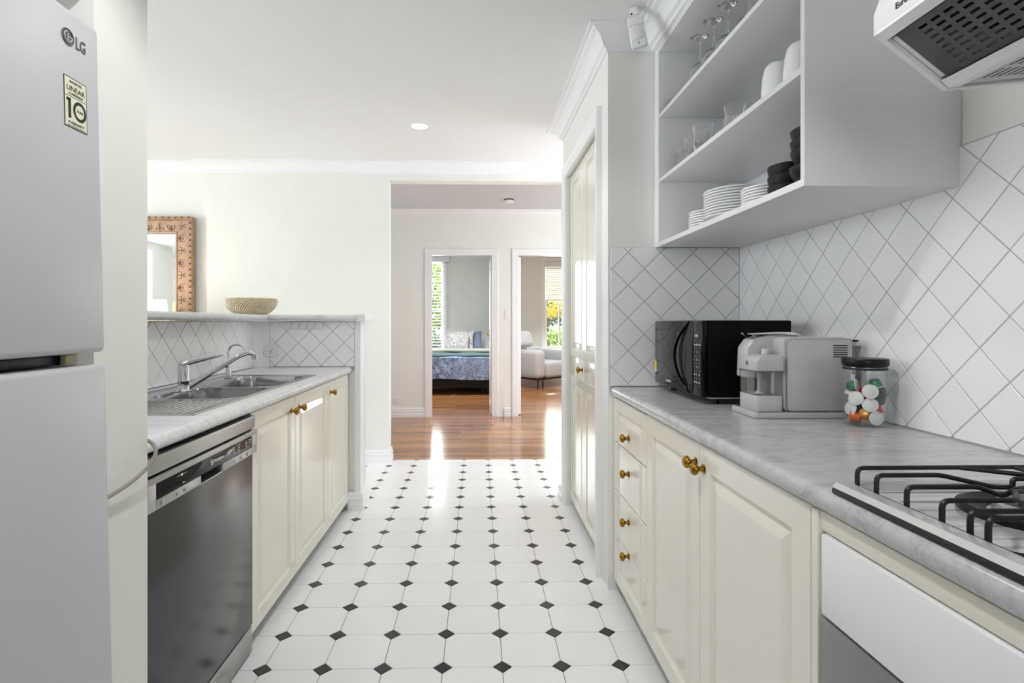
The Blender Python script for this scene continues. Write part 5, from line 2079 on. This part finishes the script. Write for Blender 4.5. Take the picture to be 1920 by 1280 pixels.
# blind of window_1: every slat a part
def blind(lab, x0, x1, ztop, zbot, pitch, tilt, yc=10.905, mat=None):
    t = thing('venetian_blind', lab, 'blind', ((x0 + x1) / 2, yc, ztop))
    obj('valance', bx(x0 - .02, x1 + .02, yc - .055, yc + .030, ztop - .105, ztop, bev=.006, seg=3), K['slat'], t)
    z = ztop - .13
    src = None
    k = 0
    while z > zbot:
        if src is None:
            m = Matrix.Rotation(math.radians(tilt), 4, 'X')
            bm = box(B(), -(x1 - x0) / 2, (x1 - x0) / 2, -.025, .025, -.0016, .0016, .001, 1, rot=m)
            src = obj('slat', bm, mat or K['slat'], None)
            src.parent = t
            o = src
        else:
            o = inst(src, 'slat', (0, 0, 0))
        o.location = (0, 0, z - ztop)
        z -= pitch
    bm = B()
    for x in (x0 + .12, (x0 + x1) / 2, x1 - .12):
        for dy in (-.024, .024):
            tube(bm, [(x, yc + dy, ztop - .10), (x, yc + dy, z + pitch)], .0012, 4)
    obj('ladder_cord', bm, K['slat'], t)
    obj('bottom_rail', bx(x0, x1, yc - .025, yc + .025, z + pitch * .2 - .008, z + pitch * .2 + .010, bev=.003), K['slat'], t)
    return t


blind('white venetian blind half open across the bedroom window', -1.64, -.60, 2.445, .60, .060, 14)
blind('raised cream venetian blind in the top of the sitting room window', 1.345, 2.23, 2.355, 1.60, .036, 62, 10.965, K['cream_blind'])

# ================================================================== THE SITTING ROOM ARMCHAIR
ac = thing('armchair', 'grey wool armchair on black metal legs seen through right doorway', 'armchair', (1.02, 9.42, 0), math.radians(42), world=False)
# local frame: x runs along the seat front, y towards the back; the near front corner is the origin
W_, D_ = 1.10, .86
obj('frame', bx(0, W_, 0, D_, .150, .168, bev=.003), K['blackmetal'], ac)
for x in (.02, W_ - .02):
    for y_ in (.02, D_ - .02):
        obj('leg', tube(B(), [(x, y_, 0), (x, y_, .149)], .013, 10), K['blackmetal'], ac)


def rounded(name, x0, x1, y0, y1, z0, z1, b, lab=None, mat=None):
    bm = box(B(), x0, x1, y0, y1, z0, z1, b, 5)
    bmesh.ops.subdivide_edges(bm, edges=[e for e in bm.edges if e.calc_length() > .2], cuts=3, use_grid_fill=True)
    return obj(name, bm, mat or K['sofa'], ac, angle=70, label=lab)


rounded('arm', -.01, .22, .0, D_, .170, .665, .075)
rounded('arm', W_ - .20, W_ + .02, .02, D_, .170, .640, .075)
rounded('seat', .222, W_ - .202, -.01, D_ - .2, .170, .450, .06)
rounded('backrest', .222, W_ - .202, D_ - .20, D_ + .01, .170, .700, .08)
bm = box(B(), -.26, .26, -.08, .08, -.15, .15, .075, 5)
cu = obj('cushion', bm, K['sofa'], label='grey back cushion leaning over the armchair arm', cat='cushion', angle=70)
cu.location = (.735, 9.90, .845)
cu.rotation_euler = (math.radians(-24), 0, math.radians(30))

# ================================================================== THE GARDEN BEYOND THE WINDOWS
bm = bx(-8, 10, 11.1, 24, -.35, -.30)
struct('ground', bm, K['earth'], smooth=False)


def shrub(lab, x, y, z0, rx, ry, rz, n, mat, name='garden_shrub', size=.07, trunk=.0):
    t = thing(name, lab, 'shrub' if trunk < .5 else 'tree', (x, y, -.30), 0, 'planting in the garden')
    bm = B()
    for i in range(n):
        a, b = rng.uniform(0, 2 * PI), math.acos(rng.uniform(-1, 1))
        r = rng.uniform(.55, 1.0) ** .5 * (1 + .18 * mnoise.noise((a * 2, b * 3, x)))
        p = V((x + rx * r * math.sin(b) * math.cos(a), y + ry * r * math.sin(b) * math.sin(a), z0 + rz * r * math.cos(b)))
        d = V((rng.uniform(-1, 1), rng.uniform(-1, 1), rng.uniform(-1, 1))).normalized()
        e = d.orthogonal().normalized()
        s = size * rng.uniform(.7, 1.3)
        v_ = [bm.verts.new(p + d * s), bm.verts.new(p + e * s * .4), bm.verts.new(p - d * s), bm.verts.new(p - e * s * .4)]
        bm.faces.new(v_)
    obj('foliage', bm, mat, t, smooth=False, kind='stuff')
    bm = tube(B(), [(x, y, -.30), (x + .03, y, z0 * .5), (x, y, z0 + rz * .3)], lambda q: .05 * (1 - q) + .015, 8)
    for k in range(5):
        a = 2 * PI * k / 5
        tube(bm, [(x, y, z0 - rz * .3), (x + rx * .6 * math.cos(a), y + ry * .6 * math.sin(a), z0 + rz * .35)], .012, 5)
    obj('stem', bm, K['bark'], t)


shrub('pale green tree showing between the slats of the bedroom blind', -1.35, 15.6, 1.9, 1.1, .8, 1.0, 2600, K['leaf1'], 'garden_tree', .09, 1)
shrub('dark green bush at the foot of the bedroom window view', -1.5, 12.8, .35, .9, .6, .7, 1600, K['leaf2'])
shrub('yellow-green bush in the middle of the sitting room window', 1.75, 13.9, 1.60, .75, .45, .35, 1500, K['leaf3'])
shrub('dark green tree behind the yellow bush beyond the sitting room window', 2.0, 16.0, 2.0, 1.5, .9, 1.0, 2400, K['leaf2'], 'garden_tree', .09, 1)
shrub('low green bush under the sitting room window', 1.9, 12.7, .30, .8, .45, .70, 1800, K['leaf1'])
pf = thing('picket_fence', 'white picket fence across the garden behind the bushes', 'fence', (.3, 14.6, -.30))
src = None
x = -3.4
while x < 4.2:
    if src is None:
        src = obj('picket', prism(B(), [(-.035, 0), (.035, 0), (.035, 1.25), (0, 1.32), (-.035, 1.25)], 'y', -.01, .01), K['fence'], None, smooth=False)
        src.parent = pf
        o = src
    else:
        o = inst(src, 'picket', (0, 0, 0))
    o.location = (x - .3, 0, 0)
    x += .11
for z in (.1, .8):
    obj('fence_rail', bx(-3.5, 4.3, 14.612, 14.66, z, z + .07), K['fence'], pf)
